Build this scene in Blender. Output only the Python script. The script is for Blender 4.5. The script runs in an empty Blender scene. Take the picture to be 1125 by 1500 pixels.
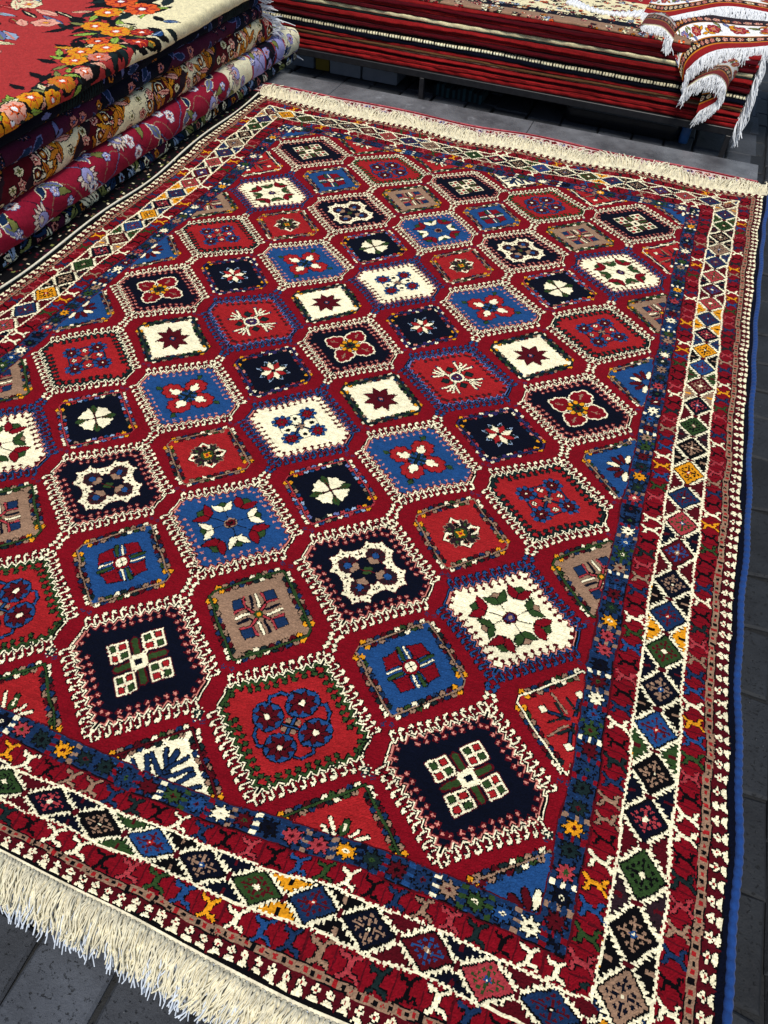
import bpy, math, random
import numpy as np
random.seed(7); rng = np.random.default_rng(11)
S = 0.36                      # metres per medallion pitch: everything below is in pitches
SC = bpy.context.scene
COL = SC.collection
M = {}

# ------------------------------------------------------------------ colours (wool dyes, sRGB read off, stored linear)
def lin(r, g, b):
    f = lambda c: (c/255/12.92) if c/255 <= .04045 else ((c/255+.055)/1.055)**2.4
    return (f(r), f(g), f(b))
PAL = [lin(*c) for c in [
 (122,8,23),   # 0 RED field crimson
 (158,30,33),   # 1 BRT bright red
 (80,8,19),   # 2 DRD dark red
 (5,9,25),    # 3 NAV navy
 (30,70,120),   # 4 BLU blue
 (254,243,202), # 5 CRM cream
 (228,152,26),  # 6 YEL yellow
 (150,118,94), # 7 TAN tan
 (44,68,32),    # 8 GRN green
 (6,5,8),     # 9 BLK black
 (206,128,112), # 10 PNK pink
 (22,46,80),   # 11 MBL mid blue
 (20,36,36),    # 12 TEAL
 (44,38,84),   # 13 PUR
 (166,56,62),   # 14 DRS dusty red
 (248,246,240), # 15 WHT
 (152,26,52),   # 16 ROSE ground
 (166,164,214), # 17 LILAC
 (222,196,184), # 18 BLUSH
 (200,122,32),  # 19 OCHRE
 (40,24,30),    # 20 umber black
 (128,132,70),  # 21 OLIVE
 (150,172,196), # 22 GREYBLUE
 (146,28,30),   # 23 brick red of folded rug
 (104,112,160), # 24 slate lilac
 (226,92,36),   # 25 ORANGE
 (150,186,70),  # 26 LEAF
 (236,170,146), # 27 PEACH
 (70,20,44),    # 28 PLUM
 (238,226,180), # 29 IVORY
 (104,72,44), # 30 brown
 (176,52,50),   # 31 salmon red
]]
PAL = np.array(PAL, np.float32)
RED,BRT,DRD,NAV,BLU,CRM,YEL,TAN,GRN,BLK,PNK,MBL,TEAL,PUR,DRS,WHT,ROSE,LIL,BLU2,OCH,UMB,OLV,GBL,BRK,SLT,ORG,LEAF,PCH,PLM,IVO,OLB,SAL = range(32)

# ------------------------------------------------------------------ raster of knots
class T:
    def __init__(s, x0, x1, y0, y1, N, fill=-1):
        s.nx = int(round((x1-x0)*N)); s.ny = int(round((y1-y0)*N)); s.x0=x0; s.y0=y0; s.N=N
        s.xs = x0+(np.arange(s.nx)+.5)/N; s.ys = y0+(np.arange(s.ny)+.5)/N
        s.a = np.full((s.ny, s.nx), fill, np.int16)
    def box(s, p, m):
        i0=max(0,int((p[:,0].min()-m-s.x0)*s.N)); i1=min(s.nx,int((p[:,0].max()+m-s.x0)*s.N)+2)
        j0=max(0,int((p[:,1].min()-m-s.y0)*s.N)); j1=min(s.ny,int((p[:,1].max()+m-s.y0)*s.N)+2)
        return i0,i1,j0,j1
    def _dist(s, P, X, Y, closed):
        d=np.full(X.shape,1e9)
        n=len(P)
        for k in range(n if closed else n-1):
            a=P[k]; b=P[(k+1)%n]; v=b-a; L=v@v+1e-12
            t=np.clip(((X-a[0])*v[0]+(Y-a[1])*v[1])/L,0,1)
            d=np.minimum(d,(X-a[0]-t*v[0])**2+(Y-a[1]-t*v[1])**2)
        return np.sqrt(d)
    def poly(s, pts, c, o=None, ow=.007):
        P=np.asarray(pts,float); m=ow if o is not None else 0
        i0,i1,j0,j1=s.box(P,m)
        if i1<=i0 or j1<=j0: return
        X,Y=np.meshgrid(s.xs[i0:i1],s.ys[j0:j1]); ins=np.zeros(X.shape,bool); n=len(P)
        for k in range(n):
            a=P[k]; b=P[(k+1)%n]
            cr=((a[1]>Y)!=(b[1]>Y))
            with np.errstate(all='ignore'):
                ins^=cr&(X<(b[0]-a[0])*(Y-a[1])/(b[1]-a[1]+1e-15)+a[0])
        A=s.a[j0:j1,i0:i1]
        if o is not None: A[(s._dist(P,X,Y,True)<ow)&~ins]=o
        A[ins]=c
    def line(s, pts, w, c, o=None, ow=.006, closed=False):
        P=np.asarray(pts,float); m=w/2+(ow if o is not None else 0)
        i0,i1,j0,j1=s.box(P,m)
        if i1<=i0 or j1<=j0: return
        X,Y=np.meshgrid(s.xs[i0:i1],s.ys[j0:j1]); d=s._dist(P,X,Y,closed); A=s.a[j0:j1,i0:i1]
        if o is not None: A[d<w/2+ow]=o
        A[d<w/2]=c
    def disc(s, x, y, r, c, o=None, ow=.006, ry=None):
        ry=ry or r; P=np.array([[x-r,y-ry],[x+r,y+ry]]); m=ow if o is not None else 0
        i0,i1,j0,j1=s.box(P,m)
        if i1<=i0 or j1<=j0: return
        X,Y=np.meshgrid(s.xs[i0:i1],s.ys[j0:j1]); A=s.a[j0:j1,i0:i1]
        if o is not None: A[((X-x)/(r+ow))**2+((Y-y)/(ry+ow))**2<1]=o
        A[((X-x)/r)**2+((Y-y)/ry)**2<1]=c
def rp(pts, ang, ox=0, oy=0, sx=1, sy=1):
    P=np.asarray(pts,float)*[sx,sy]; c,s_=math.cos(ang),math.sin(ang)
    return np.c_[P[:,0]*c-P[:,1]*s_+ox, P[:,0]*s_+P[:,1]*c+oy]
R4=[k*math.pi/2 for k in range(4)]
def star(n, r1, r2, a0=0):
    return np.array([[(r1 if k%2==0 else r2)*math.cos(a0+k*math.pi/n),(r1 if k%2==0 else r2)*math.sin(a0+k*math.pi/n)] for k in range(2*n)])
def sq(r): return np.array([[-r,-r],[r,-r],[r,r],[-r,r]])
def dia(r,q=None): q=q or r; return np.array([[-r,0],[0,-q],[r,0],[0,q]])

N = 140
# ---- frame of a large medallion: hooks, zigzag bands, ground
Hm, Mm, TR = .436, .835, .441
nrm = math.sqrt(1+Mm*Mm)
def medallion(hook, band, inner, ground, dots):
    t=T(-.5,.5,-.57,.57,N); X,Y=np.meshgrid(t.xs,t.ys); a=np.abs(X); b=np.abs(Y)
    per=.0534
    u=(a-b*Mm)/nrm; s0=(0-Hm*Mm)/nrm
    ph=((u-s0)/per)%1; tri=np.abs(ph-.5)*4-1
    td=(Hm-Mm*a-b)/nrm; tz=td+.018*tri
    tr=TR-a
    tt=np.minimum(tz,tr)
    A=t.a
    A[tt>-.006]=BLK
    # hooks
    tip=np.array([0,Hm]); tau=np.array([1,-Mm])/nrm; nn=np.array([Mm,1])/nrm
    for sx in (1,-1):
        for sy in (1,-1):
            for i in range(11):
                p=tip+tau*per*(i+.5)+nn*.014
                q=[p-nn*.012, p+nn*.018+tau*.004, p+nn*.040+tau*.003]
                if p[0]>TR+.006: continue
                f=lambda L:[(x*sx,y*sy) for x,y in L]
                t.poly(f([p,p+nn*.040,p+nn*.030-tau*.030,p-nn*.016-tau*.028]),DRD)
                t.line(f(q[:3]),.0085,hook,BLK,.0055)
                t.poly(f([p+nn*.034+tau*.007,p+nn*.055-tau*.003,p+nn*.052-tau*.027,p+nn*.043-tau*.019,p+nn*.026-tau*.027,p+nn*.035-tau*.009]),hook,BLK,.0045)
                t.line(f(q[:3]),.0085,hook)
    A[tt>-.003]=hook; A[tt>.0085]=BLK; A[tt>.016]=band
    if inner>=0: A[tt>.026]=inner; A[tt>.036]=ground
    else: A[tt>.038]=BLK; A[tt>.044]=ground
    # pendants hanging from each tooth
    vs=[]
    for i in range(1,9):
        p=tip+tau*per*(i+.5)-nn*.064
        if p[0]<.39: vs.append(p)
    for yy in (-.03,.03): vs.append(np.array([.392,yy]))
    for sx in (1,-1):
        for sy in (1,-1):
            for p in vs:
                c=(p[0]*sx,p[1]*sy)
                if ground==CRM:
                    t.poly(rp(sq(.0125),.2,*c),dots); t.line([c,(c[0]+.018*sx,c[1]+.02*sy)],.011,dots)
                elif band==GRN or band==TEAL:
                    t.line([c,(c[0]+.012*sx+.006,c[1]+.016*sy)],.009,BLK)
                    t.poly(rp(sq(.012),.3,*c),dots,BLK,.006)
                else:
                    t.poly(rp(sq(.017),0,*c),inner if ground!=BLU else ground)
                    t.poly(rp(star(4,.016,.007),0,*c),dots)
    for sy in (1,-1):
        for q in (-1,1): t.line([(0,sy*(Hm+.005)),(0,sy*(Hm+.028)),(q*.026,sy*(Hm+.056))],.011,hook,BLK,.005)
        for q in (-1,1): t.line([(0,sy*(Hm+.005)),(0,sy*(Hm+.028)),(q*.026,sy*(Hm+.056))],.011,hook)
        t.line([(0,sy*Hm-.012*sy),(0,sy*(Hm-.05))],.012,BLK)
        t.line([(0,sy*Hm-.012*sy),(0,sy*(Hm-.045))],.006,band)
    return t
def tulip(t, a, r, c1, c2, sc=1.0):
    o=(r*math.cos(a),r*math.sin(a)); b=a-math.pi/2
    t.line([(.03*math.cos(a),.03*math.sin(a)),o],.005,BLK)
    t.poly(rp([(-.03,.03),(.03,.03),(.026,.062),(0,.076),(-.026,.062)],b,*o,sc,sc),c2,BLK,.006)
    t.poly(rp([(0,0),(0,.032),(-.03,.058),(-.062,.07),(-.052,.03),(-.03,.004)],b,*o,sc,sc),c1,BLK,.006)
    t.poly(rp([(0,0),(.030,.004),(.052,.03),(.062,.07),(.03,.058),(0,.032)],b,*o,sc,sc),c1,BLK,.006)
def med_window():
    t=medallion(CRM,PNK,DRD,NAV,PNK)
    for k in R4:
        t.poly(rp([(-.026,.035),(.0,.026),(.026,.035),(.028,.15),(.0,.172),(-.028,.15)],k+math.pi/4,0,0),DRD)
        t.poly(rp([(-.016,.04),(.0,.032),(.016,.04),(.018,.142),(.0,.158),(-.018,.142)],k+math.pi/4,0,0),GRN)
    t.poly(rp(sq(.05),math.pi/4),CRM,DRD,.004); 
    for k in R4: t.line(rp([(0,0),(0,.1)],k),.03,CRM)
    t.poly(rp(sq(.02),math.pi/4),NAV)
    for k in R4:
        c=rp([(0,.15)],k)[0]
        t.poly(rp(dia(.09,.09),0,*c),CRM,DRD,.005)
        for q,(cx,cy) in enumerate([(0,.043),(.043,0),(0,-.043),(-.043,0)]):
            t.poly(rp(dia(.027),0,c[0]+cx,c[1]+cy),(BRT if q%2==0 else GRN),BLK,.003)
        t.disc(c[0],c[1],.006,PNK)
    return t
def med_tulip(cream=True):
    t=medallion(BLU,PNK,DRD,CRM,DRD) if cream else medallion(CRM,PNK,DRD,BLU,PNK)
    for i in range(8):
        a=i*math.pi/4
        if i%2==0: tulip(t,a,.155,RED,GRN,1.42)
        elif cream:
            tulip(t,a,.125,GRN,TAN,1.22)
        else: tulip(t,a,.125,CRM,GRN,1.22)
    t.disc(0,0,.042,DRD if cream else TAN,BLK,.005); t.disc(0,0,.030,PUR if cream else DRD,BLK,.004)
    t.disc(0,0,.014,TAN if cream else BLK)
    return t
def med_petal():
    t=medallion(CRM,PNK,DRD,NAV,PNK)
    t.poly(rp(sq(.026),.2),GRN,BLK,.005)
    for k in R4:
        o=rp([(0,.135)],k)[0]; t.line([(0,0),o],.005,DRD)
        t.poly(rp([(0,.055),(.042,.085),(.03,.12),(0,.10),(-.03,.12),(-.042,.085)],k),TAN,BLK,.003)
        for j in range(5):
            a=math.radians(90+(j-2)*47); 
            P=[(.05,-.022),(.062,-.038),(.10,-.041),(.112,-.018),(.138,0),(.112,.018),(.10,.041),(.062,.038),(.05,.022)]
            t.poly(rp(rp(P,a),k,*o),CRM,DRD,.005)
        for j in range(5):
            a=math.radians(90+(j-2)*50)
            t.poly(rp(rp([(.012,-.014),(.056,-.024),(.068,0),(.056,.024),(.012,.014)],a),k,*o),UMB,DRD,.005)
            q=rp(rp([(.096,0)],a),k,*o)[0]; t.disc(q[0],q[1],.0085,BLK)
        t.disc(o[0],o[1],.025,BLU,BLK,.003)
    return t
def rosette(t,x,y,r,bg,pet,ctr,n=8):
    t.disc(x,y,r,bg,BLK,.007)
    for j in range(n):
        a=j*2*math.pi/n+.2
        t.poly(rp([(r*.15,-r*.1),(r*.5,-r*.24),(r*.92,0),(r*.5,r*.24),(r*.15,r*.1)],a,x,y),pet,BLK,.0045)
    t.disc(x,y,r*.2,ctr,BLK,.003)
def med_ring():
    t=medallion(CRM,GRN,-1,BRT,GRN)
    for k in R4:
        t.line(rp([(.07,.165),(.12,.18),(.165,.14),(.172,.07)],k),.013,BLU,BLK,.007)
    for k in R4: t.line([(0,0),tuple(rp([(0,.1)],k)[0])],.010,MBL,BLK,.006)
    for k in R4: t.disc(*rp([(.028,.028)],k)[0],.016,TAN,BLK,.003)
    t.line([(0,-.06),(0,.06)],.010,BLU,BLK,.005); t.line([(-.06,0),(.06,0)],.010,BLU,BLK,.005)
    for k in R4:
        o=rp([(0,.145)],k)[0]; rosette(t,o[0],o[1],.088,BLU,DRD,CRM)
    return t
def med_lattice(cream=False):
    t=medallion(BLU,PNK,DRD,CRM,DRD) if cream else medallion(CRM,TEAL,-1,BRT,TEAL)
    t.line(rp(dia(.205),0),.009,MBL if not cream else BLK,BLK,.004,closed=True)
    t.line([(0,-.12),(0,.12)],.010,MBL,BLK,.006); t.line([(-.12,0),(.12,0)],.010,MBL,BLK,.006)
    for k in R4:
        o=rp([(0,.158)],k)[0]
        t.disc(o[0],o[1],.060,BLK)
        for j in range(8):
            a=j*math.pi/4+.39; t.disc(o[0]+.062*math.cos(a),o[1]+.062*math.sin(a),.018,BLU,BLK,.004)
        for j in range(8):
            a=j*math.pi/4; t.poly(rp([(.006,-.004),(.03,-.014),(.052,0),(.03,.014),(.006,.004)],a,*o),RED if cream else DRD,BLK,.003)
        t.disc(o[0],o[1],.008,GRN if cream else CRM)
        q=rp([(0,.105)],k+math.pi/4)[0]
        if cream:
            t.poly(rp([(-.03,-.045),(.03,-.045),(.045,.03),(.02,.02),(0,.05),(-.02,.02),(-.045,.03)],k+math.pi/4+math.pi,*q),CRM)
            t.disc(q[0],q[1],.021,BLK)
        else:
            t.disc(q[0],q[1],.020,CRM,BLK,.004); t.line([q-[.02,0],q+[.02,0]],.004,BLK); t.line([q-[0,.02],q+[0,.02]],.004,BLK)
    for j in range(4):
        t.poly(rp([(.005,-.005),(.025,-.011),(.045,0),(.025,.011),(.005,.005)],j*math.pi/2+.785),TAN,BLK,.003)
    return t
def med_flower():
    t=medallion(CRM,PNK,DRD,BLU,PNK)
    for k in R4:
        a=k; 
        t.poly(rp([(0,.22),(.022,.25),(.012,.285),(-.02,.262)],k+.12),GRN,BLK,.005)
        for (x,y,r) in [(-.05,.09,.026),(.05,.09,.026),(-.062,.135,.030),(.062,.135,.030),(-.048,.18,.028),(.048,.18,.028),(0,.195,.032),(0,.14,.04)]:
            q=rp([(x,y)],k)[0]; t.disc(q[0],q[1],r,RED,BLK,.006)
        for (x,y,r) in [(-.05,.09,.026),(.05,.09,.026),(-.062,.135,.030),(.062,.135,.030),(-.048,.18,.028),(.048,.18,.028),(0,.195,.032),(0,.14,.04)]:
            q=rp([(x,y)],k)[0]; t.disc(q[0],q[1],r-.003,BRT)
        t.poly(rp([(0,.05),(.03,.085),(.04,.13),(.02,.125),(.012,.165),(-.012,.165),(-.02,.125),(-.04,.13),(-.03,.085)],k),CRM,BLK,.005)
        t.line(rp([(0,0),(0,.06)],k),.018,TEAL,BLK,.003)
        t.poly(rp([(-.012,.03),(-.04,.06),(-.06,.055),(-.035,.035)],k),TEAL); t.poly(rp([(.012,.03),(.04,.06),(.06,.055),(.035,.035)],k),TEAL)
    return t
def med_palmette():
    t=medallion(CRM,PNK,DRD,NAV,PNK)
    for w,c in ((.012,CRM),(0,RED)):
        for k in R4:
            for (x,y,r) in [(0,.09,.05),(-.052,.125,.038),(.052,.125,.038),(-.04,.175,.032),(.04,.175,.032),(0,.205,.034),(0,.15,.05)]:
                q=rp([(x,y)],k)[0]; t.disc(q[0],q[1],r+w,c)
    for k in R4:
        t.line(rp([(0,.12),(0,.19)],k),.008,TAN); t.line(rp([(-.02,.17),(0,.15),(.02,.17)],k),.006,TAN)
    t.disc(0,0,.062,TEAL)
    for i in range(8):
        a=i*math.pi/4+.39; t.poly(rp([(.05,-.014),(.085,-.02),(.095,0),(.085,.02),(.05,.014)],a),YEL,BLK,.005)
    for i in range(4): t.poly(rp([(.01,-.008),(.05,-.012),(.06,0),(.05,.012)],i*math.pi/2),GRN,BLK,.003)
    t.disc(0,0,.02,NAV,DRD,.006)
    return t
def med_snow():
    t=medallion(BLU,SLT,DRD,BRT,TEAL)
    for k in R4:
        t.poly(rp(sq(.026),0,*rp([(0,.115)],k+math.pi/4)[0]),TEAL,BLK,.006)
        t.line(rp([(0,.1),(-.075,.2)],k),.03,MBL); t.line(rp([(0,.1),(.075,.2)],k),.03,MBL)
        t.line(rp([(0,.04),(0,.115)],k),.03,CRM,BLK,.006)
        for s_ in (-1,1):
            t.line(rp([(0,.10),(s_*.07,.19)],k),.018,CRM,BLK,.006); t.line(rp([(0,.10),(s_*.02,.21)],k),.014,CRM,BLK,.005)
        t.line(rp([(0,.07),(0,.2)],k),.004,DRS)
    t.disc(0,0,.068,CRM,BLK,.006); t.disc(0,0,.046,PUR,BLK,.004); 
    for i in range(4): t.disc(*rp([(.022,0)],i*math.pi/2)[0],.012,DRD)
    t.disc(0,0,.009,CRM)
    return t
# ---- small lozenges
CU=[DRD,MBL,TAN,GRN,CRM,TEAL,DRD,MBL,TAN]
def small(field, lc, lw=.009, cu=CU, both=True):
    t=T(-.45,.45,-.45,.45,N)
    Hs,Ms=.353,.97; cut=.338
    X,Y=np.meshgrid(t.xs,t.ys); a=np.abs(X); b=np.abs(Y); n=math.sqrt(1+Ms*Ms)
    tt=np.minimum((Hs-Ms*a-b)/n,cut-a)
    t.a[tt>0]=field
    tip=np.array([0,Hs]); tau=np.array([1,-Ms])/n; nn=np.array([Ms,1])/n
    L=10; per=.0455
    def comma(p,out,d,c,s1,s2):
        q0=p; q1=p+out*.012+d*.004; q2=p+out*.015-d*.011; q3=p+out*.006-d*.019
        f=lambda z:(z[0]*s1,z[1]*s2)
        t.line([f(q0),f(q1),f(q2),f(q3)],.0145,c,BLK,.005)
    for s1 in (1,-1):
        for s2 in (1,-1):
            for i in range(L):
                p=tip+tau*per*(i+.55)
                c=CRM if i==0 else (YEL if i==L-1 else cu[(i+ (3 if s1*s2>0 else 0))%len(cu)])
                comma(p+nn*.010,nn,-tau,c,s1,s2)
                if i>0 or not both: comma(p-nn*.012,-nn,tau,(YEL if i==L-1 else cu[(i+1+(3 if s1*s2>0 else 0))%len(cu)]),s1,s2)
    t.a[(np.abs(tt-.0)<lw/2+.003)]=BLK
    t.a[(np.abs(tt-.0)<lw/2)]=lc
    for s_ in (1,-1):
        for q in (-1,1):
            t.line([(q*.012,s_*.405),(q*.03,s_*.415),(q*.04,s_*.402),(q*.02,s_*.392)],.008,MBL)
    return t
def sm_blue():
    t=small(BLU,TAN)
    for k in R4:
        t.poly(rp([(0,.05),(.028,.09),(.072,.128),(.048,.142),(0,.178),(-.048,.142),(-.072,.128),(-.028,.09)],k),RED,BLK,.006)
        t.line(rp([(0,.07),(0,.15)],k),.004,BLK); t.line(rp([(-.04,.14),(0,.08),(.04,.14)],k),.004,DRD)
        kk=k+math.pi/4
        t.line(rp([(-.018,.07),(-.018,.15)],kk),.022,GRN,BLK,.005); t.line(rp([(.018,.06),(.018,.14)],kk),.014,CRM,BLK,.005)
    t.disc(0,0,.052,RED,BLK,.004); t.disc(0,0,.034,CRM,BLK,.004)
    t.line([(-.024,-.024),(.024,.024)],.006,BLK); t.line([(-.024,.024),(.024,-.024)],.006,BLK)
    return t
def sm_tan():
    t=small(TAN,GRN,.014)
    for k in R4:
        t.poly(rp(dia(.046),0,*rp([(0,.15)],k)[0]),MBL,BLK,.005)
        t.line(rp([(0,.03),(0,.09),(-.055,.14)],k),.012,DRS,BLK,.005); t.line(rp([(0,.09),(.055,.14)],k),.012,DRS,BLK,.005)
        kk=k+math.pi/4
        t.line(rp([(-.018,.055),(-.018,.14)],kk),.017,NAV,BLK,.003); t.line(rp([(.02,.055),(.02,.14)],kk),.015,CRM,BLK,.005)
    t.disc(0,0,.026,GRN,BLK,.004); t.disc(0,0,.012,YEL)
    return t
def sm_red():
    t=small(BRT,TAN)
    for k in R4:
        kk=k+math.pi/4
        t.poly(rp([(0,.03),(.045,.06),(.055,.10),(.03,.12),(.02,.105),(0,.14),(-.02,.105),(-.03,.12),(-.055,.10),(-.045,.06)],k),UMB,TAN,.006)
        t.poly(rp([(0,.07),(.014,.09),(0,.11),(-.014,.09)],k),GRN)
        t.line(rp([(-.03,.075),(-.038,.10),(0,.14),(.038,.10),(.03,.075)],kk),.018,CRM,BLK,.004)
        t.poly(rp([(0,.05),(.02,.085),(0,.115),(-.02,.085)],kk),BLK)
    t.disc(0,0,.05,GRN,BLK,.003); t.poly(star(4,.04,.022),YEL,BLK,.004); t.disc(0,0,.012,BRT)
    return t
def sm_navstar():
    t=small(NAV,PUR,.012,[DRD,MBL,PNK,TEAL,PUR,CRM,DRD,MBL,DRS])
    t.poly(star(8,.15,.085,.2),GBL,BLK,.004); t.poly(star(8,.135,.085,.2),TEAL)
    for i in range(8):
        t.poly(rp([(.015,-.008),(.07,-.026),(.12,0),(.07,.026),(.015,.008)],i*math.pi/4),CRM if i%2 else BRT,BLK,.005)
    t.disc(0,0,.016,BLK)
    return t
def sm_cream():
    t=small(CRM,TEAL,.020,[GRN,NAV,TAN,TEAL,DRD,MBL,TAN,GRN,NAV])
    t.poly(star(8,.155,.088,0),DRD,BLK,.005); t.poly(rp(sq(.022),0),MBL,BLK,.004); t.poly(rp(sq(.010),.6),PNK)
    for k in R4: t.line(rp([(.03,0),(.12,0)],k),.004,BLK)
    return t
def sm_cross():
    t=small(NAV,DRS,.010,[BRT,BLU,TAN,TEAL,CRM,SLT,DRS,BLU,GBL])
    for k in R4:
        t.poly(rp([(0,.02),(.085,.06),(.0,.16),(-.085,.06)],k+math.pi/4),GRN,BLK,.005)
    for k in R4:
        t.poly(rp([(0,.012),(.035,.05),(.07,.125),(.03,.118),(0,.14),(-.03,.118),(-.07,.125),(-.035,.05)],k),CRM,BLK,.006)
        t.line(rp([(0,.01),(0,.14)],k),.005,DRD)
    for k in R4: t.line(rp([(0,0),(0,.12)],k+math.pi/4),.005,DRD)
    return t
MED={'W':med_window(),'T':med_tulip(True),'B':med_tulip(False),'P':med_petal(),'R':med_ring(),'Q':med_lattice(False),
     'L':med_lattice(True),'F':med_flower(),'N':med_palmette(),'X':med_snow()}
SML={'b':sm_blue(),'t':sm_tan(),'r':sm_red(),'n':sm_navstar(),'c':sm_cream(),'x':sm_cross()}
SML['g']=sm_red(); 
t_=small(BRT,CRM,.011); 
for k in R4:
    t_.line(rp([(0,.03),(0,.16)],k),.016,MBL,BLK,.004); t_.line(rp([(0,.06),(.07,.13)],k),.016,TEAL,BLK,.004); t_.line(rp([(0,.06),(-.07,.13)],k),.016,TEAL,BLK,.004)
    t_.poly(rp(dia(.03),0,*rp([(0,.19)],k)[0]),CRM,BLK,.005); t_.line(rp([(.03,.05),(.12,.16)],k),.012,TAN,BLK,.004)
SML['g']=t_
t_=small(BLU,TAN)
for k in R4:
    for s_ in (-1,0,1):
        t_.poly(rp(rp([(0,.04),(.02,.08),(.016,.14),(0,.155),(-.016,.14),(-.02,.08)],s_*.5),k),(CRM if s_==0 else DRD),BLK,.006)
SML['h']=t_
t_=small(BRT,GRN,.013)
for k in R4:
    t_.poly(rp([(0,.04),(.022,.08),(.016,.14),(0,.155),(-.016,.14),(-.022,.08)],k),GRN,BLK,.006); t_.line(rp([(0,.08),(0,.12)],k),.008,CRM)
    t_.line(rp([(0,.07),(0,.15)],k+.6),.018,CRM,BLK,.006); t_.line(rp([(0,.07),(0,.13)],k-.6),.016,CRM,BLK,.006)
SML['i']=t_
t_=small(CRM,DRD,.011)
for k in R4:
    t_.line(rp([(0,.02),(0,.2)],k),.03,MBL,BLK,.008)
    for q in (-1,1):
        t_.line(rp([(0,.05),(q*.12,.14)],k),.022,MBL,BLK,.006); t_.line(rp([(0,.10),(q*.07,.2)],k),.018,MBL,BLK,.006)
SML['j']=t_

# ------------------------------------------------------------------ canvas of the whole carpet
XH = 2.515+.895; YN=-.525-.69; YF=7.36+.86; PV=1.139
C = T(-XH, XH, YN, YF, N, RED)
def paste(t, cx, cy):
    i0=int(round((cx-C.x0)*N-t.nx/2)); j0=int(round((cy-C.y0)*N-t.ny/2))
    a0,b0=max(0,i0),max(0,j0); a1,b1=min(C.nx,i0+t.nx),min(C.ny,j0+t.ny)
    if a1<=a0 or b1<=b0: return
    src=t.a[b0-j0:b1-j0,a0-i0:a1-i0]; dst=C.a[b0:b1,a0:a1]; m=src>=0; dst[m]=src[m]
c1="WTQNQTW"; c2="RPFXFPR"; c3="WBLNLBW"
smA="brncxt"; smB="txcnrb"
for k,seq in zip((-2,-1,0,1,2),(c1,c2,c3,c2,c1)):
    for j,ch in enumerate(seq):
        paste(MED[ch],k,j*PV)
        hk=lambda c: BLU if c in 'TLX' else CRM
        if j<6:
            for dx in (-.028,.028):
                for dy in (.523,.552): C.poly(rp(dia(.017),0,k+dx*(1 if dy<.53 else .75),j*PV+dy),hk(ch),BLK,.005)
            for dx in (-.028,.028):
                for dy in (.616,.587): C.poly(rp(dia(.017),0,k+dx*(1 if dy>.6 else .75),j*PV+dy),hk(seq[j+1]),BLK,.005)
for k in range(4):
    for j in range(6):
        paste(SML[(smB,smA,smB,smA)[k][j]],-1.5+k,(j+.5)*PV)
for sx in (-1,1):
    for j,ch in enumerate("gthhtg"): paste(SML[ch],sx*2.5,(j+.5)*PV)
for k,ch in enumerate("ijji"[::1]):
    paste(SML["jiji"[k]],-1.5+k,-.5*PV); paste(SML["iijg"[k]],-1.5+k,6.5*PV)
for sx in (-1,1):
    for y in (-.5,6.5): paste(SML['h'],sx*2.5,y*PV)
for k in range(-2,3):
    for y,sg in ((0,-1),(6*PV,1)):
        for sx in (-1,1):
            if abs(k+sx*.45)>2.5: continue
            px,py=k+sx*.5-.02,y+sg*.14
            C.disc(px,py,.026,TEAL); C.poly(rp(star(4,.018,.008),0,px,py),CRM)
            for i in range(8): C.disc(px+.034*math.cos(i*.785),py+.034*math.sin(i*.785),.0045,CRM)
# ---- motif stamps used by the border (primary colour 100, secondary 101, outline 9)
def stamp(): return T(-.5,.5,-.5,.5,48)
st=stamp(); st.poly(star(8,.47,.235,0),100,BLK,.05); st.poly(rp(dia(.13),0),101); st.disc(0,0,.05,9); STAR=st.a
st=stamp()
ARM=([(-.16,.04),(.16,-.04)],[(.13,-.03),(.28,.14),(.25,.33),(.37,.43)],[(.13,-.03),(.33,-.16),(.43,-.33)])
for o_ in (True,False):
    for s_ in (1,-1):
        for L in ARM:
            w_=.21 if L is ARM[0] else .125
            st.line([(x*s_,y*s_) for x,y in L],w_+(0 if o_ else .01),100,BLK if o_ else None,.05)
CRAB=st.a
st=stamp(); st.a[:]=2
st.poly([(.46,-.38),(.46,.38),(.30,.30),(.12,.12),(.12,-.12),(.30,-.30)],CRM,BLK,.05)
for dx,dy in ((0,.20),(0,-.20),(-.22,0),(.1,0)): st.disc(-.13+dx*.8,dy*.9,.12,CRM,BLK,.04)
for dx,dy in ((0,.20),(0,-.20),(-.22,0),(.1,0)): st.disc(-.13+dx*.8,dy*.9,.115,CRM)
st.disc(-.13,0,.07,BRT); FLOW=st.a
def sample(tile,u,v):
    i=np.clip(((u+.5)*48).astype(int),0,47); j=np.clip(((v+.5)*48).astype(int),0,47); return tile[j,i]
# fields
X,Y=np.meshgrid(C.xs,C.ys)
wob=.004*np.sin(X*9+np.sin(Y*5))+.004*np.sin(Y*7.3+2*np.sin(X*3))
dS=np.abs(X)-2.515+wob; dN=-.525-Y; dF=Y-7.36
dN=np.interp(dN,[-9,0,.135,.245,.255,.435,.445,.565,.6,.675,.70],[-9,0,.165,.31,.322,.572,.584,.715,.76,.85,.87])+wob
dF=dF+wob
D=np.maximum(np.maximum(dS,dN),dF)
side=np.where(dS>=np.maximum(dN,dF),np.where(X>0,0,1),np.where(dN>=dF,2,3))
s=np.where(side<2,Y,X)
A=C.a
def cyc(idx, seed, arr):
    arr=np.array(arr); h=((idx*7919+seed*104729)%9973)
    base=(idx+seed)%len(arr); base=np.where(h%5==0,(base*3+h)%len(arr),base); return arr[base.astype(int)]
def put(m, vals): A[m]=vals[m]
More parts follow.
